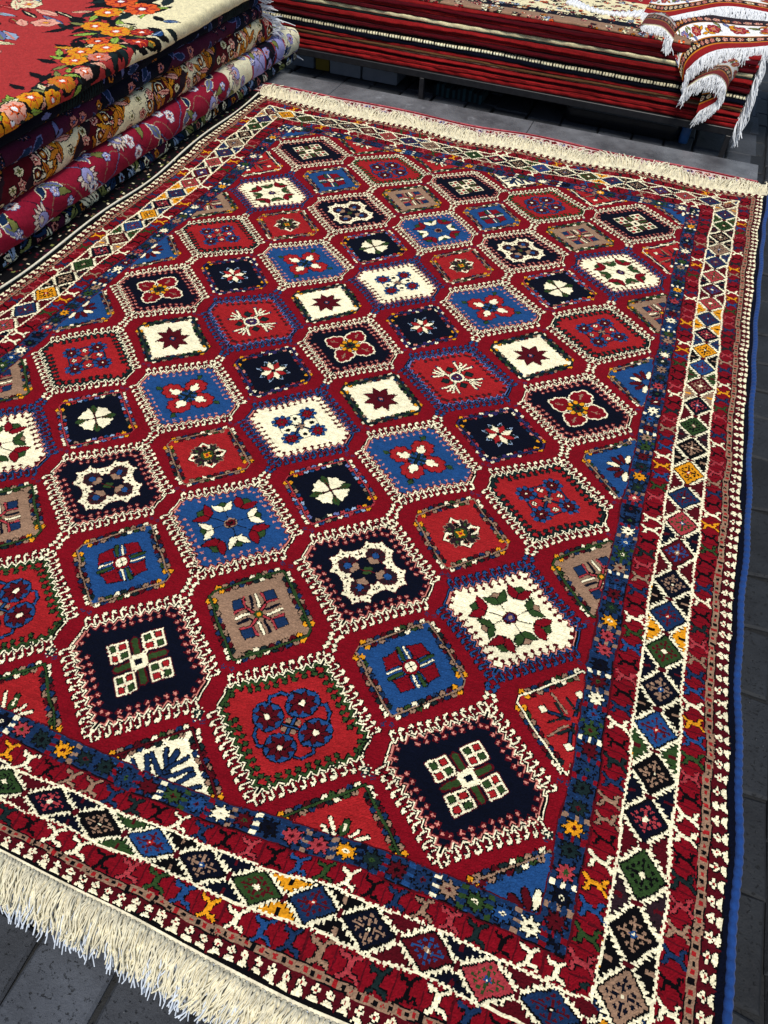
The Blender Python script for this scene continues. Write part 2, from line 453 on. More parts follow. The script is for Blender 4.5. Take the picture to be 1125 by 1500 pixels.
# star stripe
per=np.choose(side,[.1185,.1185,.136,.136]); off=np.choose(side,[0,.03,.02,.05])
q=(s+off)/per; ii=np.floor(q).astype(int); v=q-ii-.5
m=(D>0)&(D<.165); bg=np.where(((np.sin(s*71+side)*np.sin(D*95+ii))>.72),NAV,MBL); bg=np.where((np.sin(s*120)*np.sin(D*130+3*ii)>.9),BLU,bg)
u=(D-.083)/.125
sc_=sample(STAR,np.clip(u,-.5,.5),v); sc_=np.where(np.abs(u)>=.5,-1,sc_)
c_1=cyc(ii,1,[YEL,TEAL,DRD,MBL,TAN,GRN,BLU,CRM,DRD,NAV,DRS,TEAL]); c_2=cyc(ii,5,[DRD,CRM,GRN,BLK,DRD])
val=np.where(sc_==100,c_1,np.where(sc_==101,c_2,np.where(sc_==9,BLK,bg)))
# little blocks between the stars
edge=(np.abs(np.abs(v)-.5)<.13)
blk=edge&((np.abs(D-.028)<.013)|(np.abs(D-.138)<.013)|(np.abs(D-.083)<.010))
bi=np.round(q).astype(int)
val=np.where(blk,cyc(bi,3,[CRM,MBL,RED,TAN,NAV,RED,BLU,CRM,GRN,RED,TAN]),val)
put(m,val); A[(D>0)&(D<.009)]=DRD; A[(D>.156)&(D<.165)]=DRD
A[(D>.152)&(D<.156)]=BLK
# crab stripes
for lo,hi,sd in ((.165,.31,0),(.584,.715,4)):
    per=np.choose(side,[.1165,.1165,.1305 if lo<.5 else .1455,.13]); q=(s+off+sd*.01)/per; ii=np.floor(q).astype(int); v=q-ii-.5
    w=hi-lo; u=(D-(lo+hi)/2)/(w*.98); u=np.where(side==1,-u,u)
    sc_=sample(CRAB,np.clip(u,-.49,.49),np.clip(v*1.22,-.5,.5)); cc=cyc(ii,sd+2,[CRM,BLK,MBL,TAN,DRS,TEAL,BLK,CRM,MBL,BLK,DRS,GRN,BLU,YEL])
    val=np.where((sc_==100)&(np.abs(v)<.405),cc,np.where((sc_==9)&(cc!=BLK)&(np.abs(v)<.44),BLK,np.where(np.abs(v)>.47,DRD,RED)))
    put((D>lo)&(D<hi),val)
# main border
ctr=.447; W2=.125
per=np.choose(side,[.2835,.2835,.2925,.2915]); 
offm=np.choose(side,[.0,.0,.11,.0])
q=(s+offm)/per; ii=np.floor(q).astype(int); v=(q-ii-.5)*per
t_=D-ctr
q1=np.abs(v)/(per*.5)+np.abs(t_)/W2*.97
ea=(np.abs(v)-np.abs(t_))
saw=((ea/.046)%1)-.5
serr=np.abs(((ea/.024)%1)-.5)*.16
tricol=cyc(np.round(q).astype(int)*1,7,[BLK,DRD,NAV,DRD,MBL,BLK,UMB,DRD,TAN,GRN,BLK,NAV,YEL])
dcol=cyc(ii,9,[GRN,MBL,NAV,DRD,DRS,MBL,TAN,BLK,GRN,NAV,DRD,BLU,YEL])
dsec=cyc(ii,9,[DRD,DRD,TAN,BLU,GRN,DRD,NAV,TAN,BLK,DRS,TAN,DRD,BLK]); dthr=cyc(ii,2,[BLU,CRM,BRT,BLK,TAN])
qq=q1+serr
val=np.where(qq<.90,dcol,BLK)
qi=q1+serr*.7; qw=q1+saw*.26
val=np.where(qi>1.0,CRM,val); val=np.where(qw>1.18,BLK,val); 
qt=np.abs(np.abs(v)-per*.5)/(per*.5)+(W2-np.abs(t_))/W2
qt2=1-q1
val=np.where(qw>1.25,tricol,val)
# inner spray of the triangles
rr=np.abs(np.abs(v)-per*.5)
val=np.where((q1>1.38)&(rr<.009)&(np.abs(t_)>.075),np.where(tricol==YEL,BLK,np.where(tricol==BLK,TAN,YEL*(tricol==TAN)+DRD*(tricol!=TAN))),val)
# curls inside the diamonds (four arms and eight hooked dots)
e1=v+t_; e2=v-t_; g=.024
cell=(np.abs(((e1/g)%2)-1)<.52)&(np.abs(((e2/g)%2)-1)<.52)
ring=((np.abs(e1)+np.abs(e2))<.175)&(np.maximum(np.abs(e1),np.abs(e2))<.10)
crossb=(np.abs(v)<.007)|(np.abs(t_)<.007)
val=np.where((qq<.78)&ring&(cell|(crossb&(q1<.45))),dsec,val)
val=np.where((np.abs(v)+np.abs(t_))<.022,dthr,val); val=np.where((np.abs(v)+np.abs(t_))<.009,CRM,val)
val=np.where((np.abs(v)>per*.5-.012)&(np.abs(t_)<.028),DRD,val)
put((D>.322)&(D<.572),val)
jag=.003*np.sign(np.sin(s*190))
A[(D+jag>.308)&(D+jag<.324)]=CRM; A[(D+jag>.570)&(D+jag<.586)]=CRM
A[(D>.3245)&(D<.328)&(rng.random(A.shape)<.5)]=BLK
# khaki stripe with dots
q=s/.038; ii=np.floor(q).astype(int); v=q-ii-.5
val=np.where((np.abs(v)<.28)&(np.abs(D-.738)<.011+.004*np.sin(ii*1.7)),np.where(ii%2==0,BLK,BRT),TAN); put((D>.715)&(D<.76),val)
A[(D>.711)&(D<.7165)]=BLK; A[(D>.759)&(D<.765)]=BLK
# flower stripe
per=np.choose(side,[.0845,.0845,.0735,.080]); q=s/per; ii=np.floor(q).astype(int); v=q-ii-.5
put((D>=.765)&(D<.85),sample(FLOW,np.clip((D-.8075)/.085,-.5,.5),v).astype(np.int16)); 
A[D>=.85]=BLK; A[(D>=.856)&(side==0)]=NAV; A[(D>=.856)&(side==1)]=BLK

# uneven beating-up: the drawing drifts by a knot or two
def drift(a,b,k): return .0036*np.sin(a*8+2*np.sin(b*5+k))+.0034*np.sin(b*13+k+1.5*np.sin(a*6))+.0016*np.sin(a*23+b*17+k*2)
di=np.round(drift(X,Y,.7)*N+rng.normal(0,.10,A.shape)).astype(int); dj=np.round(drift(Y,X,2.1)*N+rng.normal(0,.10,A.shape)).astype(int)
JJ,II=np.mgrid[0:C.ny,0:C.nx]; A=C.a=A[np.clip(JJ+dj,0,C.ny-1),np.clip(II+di,0,C.nx-1)]
# ------------------------------------------------------------------ in-plane waviness of the hand-made carpet
ctrl=[
(2,0.000,0.031,0.045),(2,1.139,-0.007,0.008),(2,2.278,-0.003,-0.008),(2,3.417,0.015,-0.018),(2,4.556,0.022,0.010),(2,5.695,0.019,0.050),(2,6.834,0.023,0.025),(1,0.000,0.006,-0.034),(1,1.139,0.018,-0.004),(1,2.278,-0.028,0.007),(1,3.417,-0.035,-0.055),(1,4.556,-0.051,-0.057),(1,5.695,-0.043,-0.006),(1,6.834,-0.033,-0.013),(0,0.000,0.003,0.001),(0,1.139,-0.019,0.010),(0,2.278,-0.000,-0.022),(0,3.417,-0.050,-0.004),(0,4.556,-0.012,0.005),(0,5.695,0.034,0.026),(0,6.834,0.012,0.043),(-1,1.139,-0.012,0.010),(-1,2.278,0.009,-0.053),(-1,3.417,0.001,-0.038),(-1,4.556,0.016,-0.063),(-1,5.695,0.030,-0.043),(-1,6.834,0.052,0.000),(-2,2.278,-0.007,0.034),(-2,3.417,-0.013,0.046),(-2,4.556,-0.023,0.070),(-2,5.695,0.059,0.014),(-2,6.834,-0.008,0.055),
(2.96,-.586,.029,.03),(2.96,1.0,0,0),(2.96,2.3,-.01,0),(2.96,3.6,-.017,0),(2.96,5,-.018,0),(2.96,6.2,-.027,0),(2.96,7.6,0,.04),
(-2.96,2.6,.03,0),(-2.96,4,.05,0),(-2.96,5.3,.05,0),(-2.96,7.5,0,0),(-2.96,0,.02,0),(-2.96,-1,.0,-.02),
(-.19,-.87,0,-.026),(.4,-.87,0,-.025),(1.0,-.87,0,0),(1.6,-.87,0,.044),(2.2,-.87,0,.04),(-1.5,-.87,0,-.02),
(-2.7,7.807,0,-.03),(-1.88,7.807,0,.05),(-1.2,7.807,0,-.04),(-.16,7.807,0,-.04),(1.2,7.807,0,-.02),(2.4,7.807,0,.01),
(-.6,-1.215,0,.055),(-.05,-1.215,0,.045),(.66,-1.215,0,.03),(1.12,-1.215,0,.008),(1.61,-1.215,0,-.01),(2.5,-1.215,0,0),(-3.38,8.2,0,.04),(3.38,8.2,0,.02)]
ctrl=np.array(ctrl)
def tps_fit(P,V,lam=.02):
    n=len(P); d=np.linalg.norm(P[:,None]-P[None],axis=2); K=np.where(d>0,d*d*np.log(d+1e-12),0)+lam*np.eye(n)
    Q=np.c_[np.ones(n),P]; A_=np.block([[K,Q],[Q.T,np.zeros((3,3))]]); return np.linalg.solve(A_,np.r_[V,np.zeros((3,2))])
TW=tps_fit(ctrl[:,:2],ctrl[:,2:])
def tps(p):
    d=np.linalg.norm(p[:,None]-ctrl[None,:,:2],axis=2); K=np.where(d>0,d*d*np.log(d+1e-12),0)
    return K@TW[:-3]+np.c_[np.ones(len(p)),p]@TW[-3:]
gx=np.linspace(-3.7,3.7,75); gy=np.linspace(-1.7,8.7,105)
GX,GY=np.meshgrid(gx,gy); GD=tps(np.c_[GX.ravel(),GY.ravel()]).reshape(len(gy),len(gx),2)
def warp(x,y):
    x=np.asarray(x,float); y=np.asarray(y,float)
    fx=np.clip((x-gx[0])/(gx[1]-gx[0]),0,len(gx)-1.001); fy=np.clip((y-gy[0])/(gy[1]-gy[0]),0,len(gy)-1.001)
    i=fx.astype(int); j=fy.astype(int); a=(fx-i)[...,None]; b=(fy-j)[...,None]
    d=GD[j,i]*(1-a)*(1-b)+GD[j,i+1]*a*(1-b)+GD[j+1,i]*(1-a)*b+GD[j+1,i+1]*a*b
    X_=x+d[...,0]; Y_=y+d[...,1]
    X_=X_+.007*np.sin(y*2.3+1)*np.clip((np.abs(x)-2.9)/.5,0,1)
    return X_,Y_
def height(x,y):
    z=.013*np.sin(1.7*x+.6*y)*np.sin(1.1*y-.7*x)+.004*np.sin(5.1*x-2.2*y)*np.sin(3.3*y+x)
    z=z+.016*np.sin(y*3.1+.5)*np.clip((np.abs(x)-2.8)/.6,0,1)**2+.016*np.sin(x*4.1)*np.clip((y-7.5)/.7,0,1)**2
    z=z+.022*np.sin(x*2.6+1.2)*np.clip((-.6-y)/.6,0,1)**2-.012*np.clip((-.8-y)/.4,0,1.5)**2
    return z

# ------------------------------------------------------------------ mesh helpers
def tag(o,label=None,cat=None,group=None,kind=None):
    if label:o['label']=label
    if cat:o['category']=cat
    if group:o['group']=group
    if kind:o['kind']=kind
    return o
def empty(name,loc,label,cat,group=None):
    o=bpy.data.objects.new(name,None); COL.objects.link(o); o.location=[c*S for c in loc]; o.empty_display_size=.05
    return tag(o,label,cat,group)
def mesh_obj(name,co,quads,mat,parent=None,colors=None,smooth=True,tris=None):
    """co in pitches, world coordinates; quads (n,4)"""
    co=np.asarray(co,np.float32)*S
    if parent is not None: co=co-np.array(parent.location,np.float32)
    me=bpy.data.meshes.new(name); quads=np.asarray(quads,np.int32).reshape(-1,4)
    me.vertices.add(len(co)); me.vertices.foreach_set('co',co.ravel())
    me.loops.add(quads.size); me.loops.foreach_set('vertex_index',quads.ravel())
    me.polygons.add(len(quads)); me.polygons.foreach_set('loop_start',np.arange(0,quads.size,4,dtype=np.int32))
    me.polygons.foreach_set('loop_total',np.full(len(quads),4,np.int32))
    me.polygons.foreach_set('use_smooth',np.full(len(quads),smooth))
    me.update(calc_edges=True)
    if colors is not None:
        at=me.attributes.new('wool','FLOAT_COLOR','CORNER'); c=np.ones((len(quads),4,4),np.float32); c[:,:,:3]=np.asarray(colors,np.float32)[:,None,:]
        at.data.foreach_set('color',c.ravel())
    me.materials.append(mat); o=bpy.data.objects.new(name,me); COL.objects.link(o)
    if parent is not None: o.parent=parent
    return o
class MB:
    def __init__(s): s.v=[]; s.f=[]; s.n=0; s.c=[]
    def add(s,v,f,c=None):
        v=np.asarray(v,float); f=np.asarray(f,int); s.v.append(v); s.f.append(f+s.n); s.n+=len(v)
        if c is not None: s.c.append(np.tile(np.asarray(c,float),(len(f),1)))
    def tube(s,P,r,k=5,c=None,flat=1.0):
        P=np.asarray(P,float); n=len(P); r=np.broadcast_to(r,n)
        d=np.gradient(P,axis=0); d/=np.linalg.norm(d,axis=1)[:,None]+1e-9
        ref=np.array([.31,.2,.93]); a=np.cross(d,ref); a/=np.linalg.norm(a,axis=1)[:,None]+1e-9; b=np.cross(d,a)
        th=np.arange(k)*2*math.pi/k
        V=P[:,None]+r[:,None,None]*(np.cos(th)[None,:,None]*a[:,None]+flat*np.sin(th)[None,:,None]*b[:,None])
        F=[[i*k+j,i*k+(j+1)%k,(i+1)*k+(j+1)%k,(i+1)*k+j] for i in range(n-1) for j in range(k)]
        s.add(V.reshape(-1,3),F,c)
    def box(s,x0,x1,y0,y1,z0,z1,c=None,bev=0,jit=None):
        b=bev
        rings=[(b,z0),(0,z0+b),(0,z1-b),(b,z1)] if b else [(0,z0),(0,z1)]
        V=[]
        for i,z in rings:
            V+=[(x0+i,y0+i,z),(x1-i,y0+i,z),(x1-i,y1-i,z),(x0+i,y1-i,z)]
        V=np.array(V)
        if jit is not None: V[:,:2]+=np.tile(jit,(len(rings),1))
        F=[[3,2,1,0],[len(V)-4+q for q in range(4)]]
        for r_ in range(len(rings)-1):
            for q in range(4): F.append([r_*4+q,r_*4+(q+1)%4,r_*4+4+(q+1)%4,r_*4+4+q])
        s.add(V,F,c)
    def build(s,name,mat,parent=None,smooth=False):
        return mesh_obj(name,np.concatenate(s.v),np.concatenate(s.f),mat,parent,np.concatenate(s.c) if s.c else None,smooth)
# ------------------------------------------------------------------ materials
def newmat(name):
    m=bpy.data.materials.new(name); m.use_nodes=True; nt=m.node_tree; b=nt.nodes['Principled BSDF']; return m,nt,b
def noise(nt,scale,detail=4,rough=.6,coord='Object'):
    tc=nt.nodes.new('ShaderNodeTexCoord'); n=nt.nodes.new('ShaderNodeTexNoise'); n.inputs['Scale'].default_value=scale; n.inputs['Detail'].default_value=detail; n.inputs['Roughness'].default_value=rough
    nt.links.new(tc.outputs[coord],n.inputs['Vector']); return n
def bump(nt,b,src,strength,dist=.002):
    n=nt.nodes.new('ShaderNodeBump'); n.inputs['Strength'].default_value=strength; n.inputs['Distance'].default_value=dist
    nt.links.new(src,n.inputs['Height']); nt.links.new(n.outputs['Normal'],b.inputs['Normal']); return n
def wool_mat(name,sheen=.06,bs=900,st=.5):
    m,nt,b=newmat(name); at=nt.nodes.new('ShaderNodeAttribute'); at.attribute_name='wool'
    n=noise(nt,60,5,.7); mr=nt.nodes.new('ShaderNodeMapRange'); mr.inputs[1].default_value=.3; mr.inputs[2].default_value=.7; mr.inputs[3].default_value=.84; mr.inputs[4].default_value=1.14
    mx=nt.nodes.new('ShaderNodeMix'); mx.data_type='RGBA'; mx.blend_type='MULTIPLY'; mx.inputs[0].default_value=1
    nt.links.new(n.outputs['Fac'],mr.inputs[0]); nt.links.new(at.outputs['Color'],mx.inputs[6]); nt.links.new(mr.outputs[0],mx.inputs[7]); nt.links.new(mx.outputs[2],b.inputs['Base Color'])
    b.inputs['Roughness'].default_value=.92; b.inputs['Specular IOR Level'].default_value=.08
    b.inputs['Sheen Weight'].default_value=sheen; b.inputs['Sheen Roughness'].default_value=.5
    n2=noise(nt,bs,3,.7); bump(nt,b,n2.outputs['Fac'],st,.0015); return m
def plain(name,col,rough=.9,sc=120,amt=.25,bst=.4,bd=.001,spec=.3,sheen=0,bsc=None):
    m,nt,b=newmat(name); n=noise(nt,sc,5,.65); cr=nt.nodes.new('ShaderNodeValToRGB'); c=np.array(col)
    cr.color_ramp.elements[0].position=.3; cr.color_ramp.elements[1].position=.7
    cr.color_ramp.elements[0].color=(*(c*(1-amt)),1); cr.color_ramp.elements[1].color=(*np.minimum(c*(1+amt),1),1)
    nt.links.new(n.outputs['Fac'],cr.inputs[0]); nt.links.new(cr.outputs[0],b.inputs['Base Color']); b.inputs['Roughness'].default_value=rough
    b.inputs['Specular IOR Level'].default_value=spec; b.inputs['Sheen Weight'].default_value=sheen
    n2=noise(nt,bsc or sc*3,4,.6); bump(nt,b,n2.outputs['Fac'],bst,bd); return m
M['wool']=wool_mat('knotted_wool',.015); M['wool2']=wool_mat('piled_wool',.03,700,.6)
M['cotton']=plain('cotton_cream',lin(228,219,190),.95,60,.3,.5,.0006,.15)
M['cotton_w']=plain('cotton_white',lin(232,234,236),.95,150,.12,.5,.0006,.15)
M['cotton_u']=plain('cotton_underlayer',lin(214,222,232),.95,150,.12,.5,.0006,.15)  # cool tint: skylight on the lower fringe strands is put into the colour
M['selv_blue']=plain('blue_wool_binding',lin(25,62,122),.9,60,.22,.8,.002,.2,.1,220)
M['selv_cream']=plain('cream_wool_binding',lin(240,232,206),.9,60,.12,.8,.002,.2,.1,220)
M['iron']=plain('black_painted_iron',(.012,.012,.014),.38,40,.3,.1,.0003,.5)
M['dark']=plain('matte_black',(.006,.006,.007),.9,30,.3,.2,.001,.2)

# ------------------------------------------------------------------ the big carpet: pile
big=empty('carpet',(0,3.5,-.03),"large open red carpet covered in rows of hooked medallions, spread out in the middle",'carpet')
def knots(Aidx, base_sd=.07, low=None, seed=3):
    r=np.random.default_rng(seed); c=PAL[Aidx.ravel()].copy()
    f=1+base_sd*r.standard_normal(len(c)).astype(np.float32)
    c*=np.clip(f,.75,1.3)[:,None]
    if low is not None: c*=low.ravel()[:,None]
    return c
nx,ny=C.nx,C.ny
vx=C.x0+np.arange(nx+1)/N; vy=C.y0+np.arange(ny+1)/N
VX,VY=np.meshgrid(vx,vy)
VX=VX+rng.normal(0,.10/N,VX.shape)+.0018*np.sin(VY*61+VX*13); VY=VY+rng.normal(0,.10/N,VY.shape)+.0018*np.sin(VX*57+VY*17)
WX,WY=warp(VX,VY); Z=height(VX,VY)+rng.normal(0,.0011,VX.shape)
# sheared pile sits a touch lower along the dark outlines
Apad=np.zeros_like(VX); bm=(A==BLK).astype(float); Apad[:-1,:-1]+=bm; Apad[1:,1:]+=bm; Apad[:-1,1:]+=bm; Apad[1:,:-1]+=bm
Z-=.0009*Apad
e=np.minimum(np.minimum(VX-VX.min(),VX.max()-VX),np.minimum(VY-VY.min(),VY.max()-VY)); Z-=.014*np.clip(1-e/.02,0,1)**2
idx=np.arange((nx+1)*(ny+1)).reshape(ny+1,nx+1)
Q=np.stack([idx[:-1,:-1],idx[:-1,1:],idx[1:,1:],idx[1:,:-1]],-1).reshape(-1,4)
XC,YC=np.meshgrid(C.xs,C.ys)
rows=1+.05*rng.standard_normal((C.ny,1))*np.ones((1,C.nx))
rows*=1+.05*np.sin(YC*3.7+1)*np.sin(YC*9.1)
abr=rows+.045*np.sin(YC*5.3+.8*np.sin(XC*1.3))*np.sin(YC*2.1)+.03*np.sin(YC*17+XC*.7)
colr=knots(A,.10,abr.astype(np.float32))
V=np.c_[WX.ravel(),WY.ravel(),Z.ravel()]
# edge skirt
b=np.r_[idx[0,:],idx[1:,-1],idx[-1,-2::-1],idx[-2:0:-1,0]]; low=V[b].copy(); low[:,2]-=.030; nb=len(b); base=len(V); V=np.r_[V,low]
Qs=np.array([[b[i],base+i,base+(i+1)%nb,b[(i+1)%nb]] for i in range(nb)]); Q=np.r_[Q,Qs]; colr=np.r_[colr,np.tile(PAL[BLK],(nb,1))]
mesh_obj('pile',V,Q,M['wool'],big,colr,smooth=False)
# bindings of the long sides
def sweep(name,xs,ys,zs,r,mat,parent,flat=1.0,k=8,lump=0,per=.04):
    P=np.c_[xs,ys,zs]; mb=MB(); rr=r*(1+lump*np.abs(np.sin(np.asarray(ys)*math.pi/per))) if lump else r
    mb.tube(P,rr,k,None,flat); return mb.build(name,mat,parent,True)
yy=np.arange(YN,YF,.008)
x_,y_=warp(np.full_like(yy,XH+.012),yy); z_=height(np.full_like(yy,XH),yy)-.006
so=sweep('side_binding',x_+.005*np.sin(yy*9),y_,z_,.019,M['selv_blue'],big,1,8,.28,.055); so['label']='blue wool side binding'
x_,y_=warp(np.full_like(yy,-XH-.012),yy); so=sweep('side_binding',x_,y_,z_-.004,.011,M['selv_cream'],big,1,8,.06,.06); so['label']='cream side binding'
# flat woven end and fringes
def kilim(y0,y1,sgn,name):
    xx=np.arange(-XH,XH+.001,.01); tt=np.linspace(0,1,5); GXx,GT=np.meshgrid(xx,tt); yb=y0+(y1-y0)*GT
    a_,b_=warp(GXx,yb); z=height(GXx,yb)-.010-.01*GT+.002*np.sin(GXx*220); n_=len(xx)
    F=[[i*n_+j,i*n_+j+1,(i+1)*n_+j+1,(i+1)*n_+j] for i in range(4) for j in range(n_-1)]
    return mesh_obj(name,np.c_[a_.ravel(),b_.ravel(),z.ravel()],F,M['cotton'],big)
kilim(YN,YN-.020,-1,'flatweave_end'); kilim(YF,YF+.02,1,'flatweave_end')
mb=MB(); mu=MB(); 
for i in range(int(2*XH/.0088)):
    x=-XH+.0088*i
    clump=math.sin(x*3.1)*.5+math.sin(x*8.3+1)*.35+math.sin(x*19)*.2
    for lay in range(4):
        X0=round(x/.027)*.027+random.uniform(-.007,.007); a_,b_=warp(np.array([X0]),np.array([YN-.016]))
        L=random.uniform(.15,.22) if lay else random.uniform(.19,.25)
        lean=.32*clump+random.gauss(0,.16)-.10; n_=12; tt=np.linspace(0,1,n_); am=random.uniform(.006,.014); fr=random.uniform(7,15); p0=random.uniform(0,6)
        px=a_[0]+(x-X0)*np.minimum(tt*3,1)+lean*L*tt**1.3+am*np.sin(fr*tt+p0)*tt; 
        py=b_[0]-L*(tt*.92)+am*.6*np.cos(fr*tt+p0)*tt
        z0=height(np.array([X0]),np.array([YN]))[0]-.016
        drop=.05+.05*random.random()+(.05 if lay==0 else 0)
        pz=z0+(.010*lay+.014*random.random())*np.sin(math.pi*np.minimum(tt*1.3,1))-drop*tt**2*1.6+am*np.sin(fr*tt*1.3)*tt
        (mu if lay==0 else mb).tube(np.c_[px,py,pz],.0048*(1-.2*tt)*random.uniform(.7,1.2),5)
    if i%2==0:
        a_,b_=warp(np.array([x]),np.array([YN-.035])); mb.tube([(a_[0]-.004,b_[0]+.012,z0+.006),(a_[0],b_[0],z0+.012),(a_[0]+.004,b_[0]-.016,z0+.004)],[.006,.009,.005],5)
fo=mb.build('fringe',M['cotton'],big,True); fo2=mu.build('fringe_underlayer',M['cotton_u'],big,True)
mb=MB()
for i in range(int(2*XH/.0085)):
    x=-XH+.0085*i
    for lay in range(3):
        X0=x+random.uniform(-.005,.005); a_,b_=warp(np.array([X0]),np.array([YF+.005]))
        L=random.uniform(.07,.15)*(1+.3*math.sin(x*9)); tt=np.linspace(0,1,6); lean=random.gauss(.5*math.sin(x*7),.5); z0=height(np.array([X0]),np.array([YF]))[0]-.01
        hh=random.uniform(.02,.08)+.02*lay
        mb.tube(np.c_[a_[0]+lean*L*tt,b_[0]+L*tt,z0+hh*np.sin(math.pi*.62*tt)+.004*np.sin(9*tt+i)],.0068,4)
mb.build('fringe',M['cotton'],big,True)

# ------------------------------------------------------------------ floral drawing for the piled rugs
def leaf(t,x,y,a,L,w,c,o=BLK,mid=None):
    P=[(0,0),(L*.25,w*.42),(L*.55,w*.5),(L*.85,w*.22),(L,0),(L*.85,-w*.12),(L*.55,-w*.42),(L*.25,-w*.4)]
    t.poly(rp(P,a,x,y),c,o,.009)
    if mid is not None: t.line(rp([(L*.1,0),(L*.8,0)],a,x,y),w*.16,mid)
def bloom(t,x,y,r,n,c,c2,c3,o=BLK,a0=0,deep=.62):
    P=star(n,r,r*deep,a0); 
    for k in range(n):
        a=a0+k*2*math.pi/n; t.disc(x+.62*r*math.cos(a),y+.62*r*math.sin(a),r*.36,c,o,.007)
    for k in range(n):
        a=a0+k*2*math.pi/n; t.disc(x+.62*r*math.cos(a),y+.62*r*math.sin(a),r*.35,c)
        t.line([(x+.3*r*math.cos(a),y+.3*r*math.sin(a)),(x+.8*r*math.cos(a),y+.8*r*math.sin(a))],r*.10,c2)
    t.disc(x,y,r*.36,c2,o,.004); t.disc(x,y,r*.2,c3)
def palm(t,x,y,r,a,c,c2,c3,o):
    for k in range(9):
        b=a+(k-4)*.42; leaf(t,x+.25*r*math.cos(b),y+.25*r*math.sin(b),b,r*.85,r*.36,c,o,c3)
    t.disc(x,y,r*.52,c2,o,.008); t.poly(rp([(-.1*r,0),(.2*r,.3*r),(.55*r,0),(.2*r,-.3*r)],a,x,y),c,o,.006); t.poly(rp([(0,0),(.2*r,.14*r),(.36*r,0),(.2*r,-.14*r)],a,x,y),c3)
def vine(t,x0,x1,yc,am,lam,c,w=.012,o=None,ph=0):
    xs=np.arange(x0,x1,.04); t_=[(x,yc+am*math.sin(x*2*math.pi/lam+ph)) for x in xs]
    for i in range(0,len(t_)-1,6): t.line(t_[i:i+7],w,c,o,.004)
def paisley(t,x,y,r,a,c,c2,c3,o):
    P=[]
    for k in range(22):
        u=k/21; b=u*2*math.pi; rad=r*(.62+.0*u); P.append((rad*math.cos(b)*(1.15),rad*math.sin(b)*.8))
    P+= [(r*1.0,-r*.1),(r*1.35,r*.35),(r*1.25,r*.75),(r*.95,r*.8)]
    t.line(rp([(r*.6,-.2*r),(r*1.15,.1*r),(r*1.2,.55*r),(r*.9,.75*r)],a,x,y),r*.34,c,o,.01)
    t.disc(x,y,r*.78,c,o,.01); t.line(rp([(r*.6,-.2*r),(r*1.15,.1*r),(r*1.2,.55*r)],a,x,y),r*.22,c)
    t.disc(x,y,r*.58,c2,o,.006); t.disc(x,y,r*.36,c3,o,.006); t.disc(x,y,r*.18,c)
def paint_pink(t):
    x0,x1=t.x0,t.x0+t.nx/t.N; y0,y1=t.y0,t.y0+t.ny/t.N; r=random.Random(5)
    t.a[:]=ROSE
    X,Y=np.meshgrid(t.xs,t.ys); t.a[X>7.6]=CRM; t.a[(X>8.35)]=LIL; t.a[(X>8.7)]=NAV; t.a[X>9.05]=LIL; t.a[X>9.35]=CRM
    for lo in (8.33,8.68,9.03,9.33): t.a[np.abs(X-lo)<.02]=DRS
    vine(t,x0,x1,.75,.28,1.3,SLT,.014,UMB); vine(t,x0,x1,.8,.3,1.7,PLM,.010,None,2); vine(t,x0,x1,.55,.2,.9,TAN,.010,None,4)
    x=x0+.15; k=0
    while x<x1:
        for row in range(9):
            yc=.25+row*.15+r.uniform(-.03,.03); xx=x+row*.31+r.uniform(-.05,.05)
            if xx>x1+.2: xx-=x1-x0
            kind=(k*5+row*3)%8; hi=xx>7.6
            if kind>5: continue
            if kind>3: kind-=2
            if kind==0: palm(t,xx,yc,.15,r.uniform(0,6),BLU2,LIL,DRS if hi else CRM,UMB)
            elif kind==1:
                leaf(t,xx,yc,r.uniform(0,6),.26,.10,SLT,CRM,OLV); leaf(t,xx,yc,r.uniform(0,6),.18,.09,MBL,CRM)
            elif kind==2: bloom(t,xx,yc,.075,6,WHT if not hi else LIL,PNK,MBL,SLT)
            else:
                leaf(t,xx,yc,r.uniform(0,6),.2,.08,OLV,UMB); bloom(t,xx,yc,.055,5,LIL,WHT,ROSE,MBL)
        x+=.42; k+=1
def paint_gold(t):
    x0,x1=t.x0,t.x0+t.nx/t.N; y0,y1=t.y0,t.y0+t.ny/t.N; r=random.Random(8)
    X,Y=np.meshgrid(t.xs,t.ys); g=np.sin(X*2*math.pi/1.35+1.1*np.sin(Y*5)); t.a[:]=np.where(g>.2,IVO,np.where(g>-.6,UMB,DRD)); t.a[X>8.9]=BRK
    g1=np.abs(g-.2)<.06; t.a[g1]=OCH
    x=x0
    k=0
    while x<x1:
        for row in range(10):
            yc=.2+row*.125+r.uniform(-.03,.03); xx=x+r.uniform(-.05,.05); kd=(k*3+row*2+row//5)%5
            if kd==0: paisley(t,xx,yc,.085,r.uniform(0,6),CRM,DRD,OCH,BLK)
            elif kd==1:
                for q in range(4): leaf(t,xx,yc,r.uniform(-.6,.6)+q*.5+1,.24,.07,(OCH,YEL,OCH,PCH)[q],BLK,BRK)
            elif kd==2: bloom(t,xx,yc,.06,5,PCH,BRT,CRM,BLK)
            elif kd==3:
                leaf(t,xx,yc,r.uniform(0,6),.2,.06,YEL,BLK,OCH); leaf(t,xx,yc,r.uniform(0,6),.2,.06,OCH,BLK)
            else: bloom(t,xx,yc,.05,6,IVO,OLV,DRD,BLK)
        x+=.20; k+=1
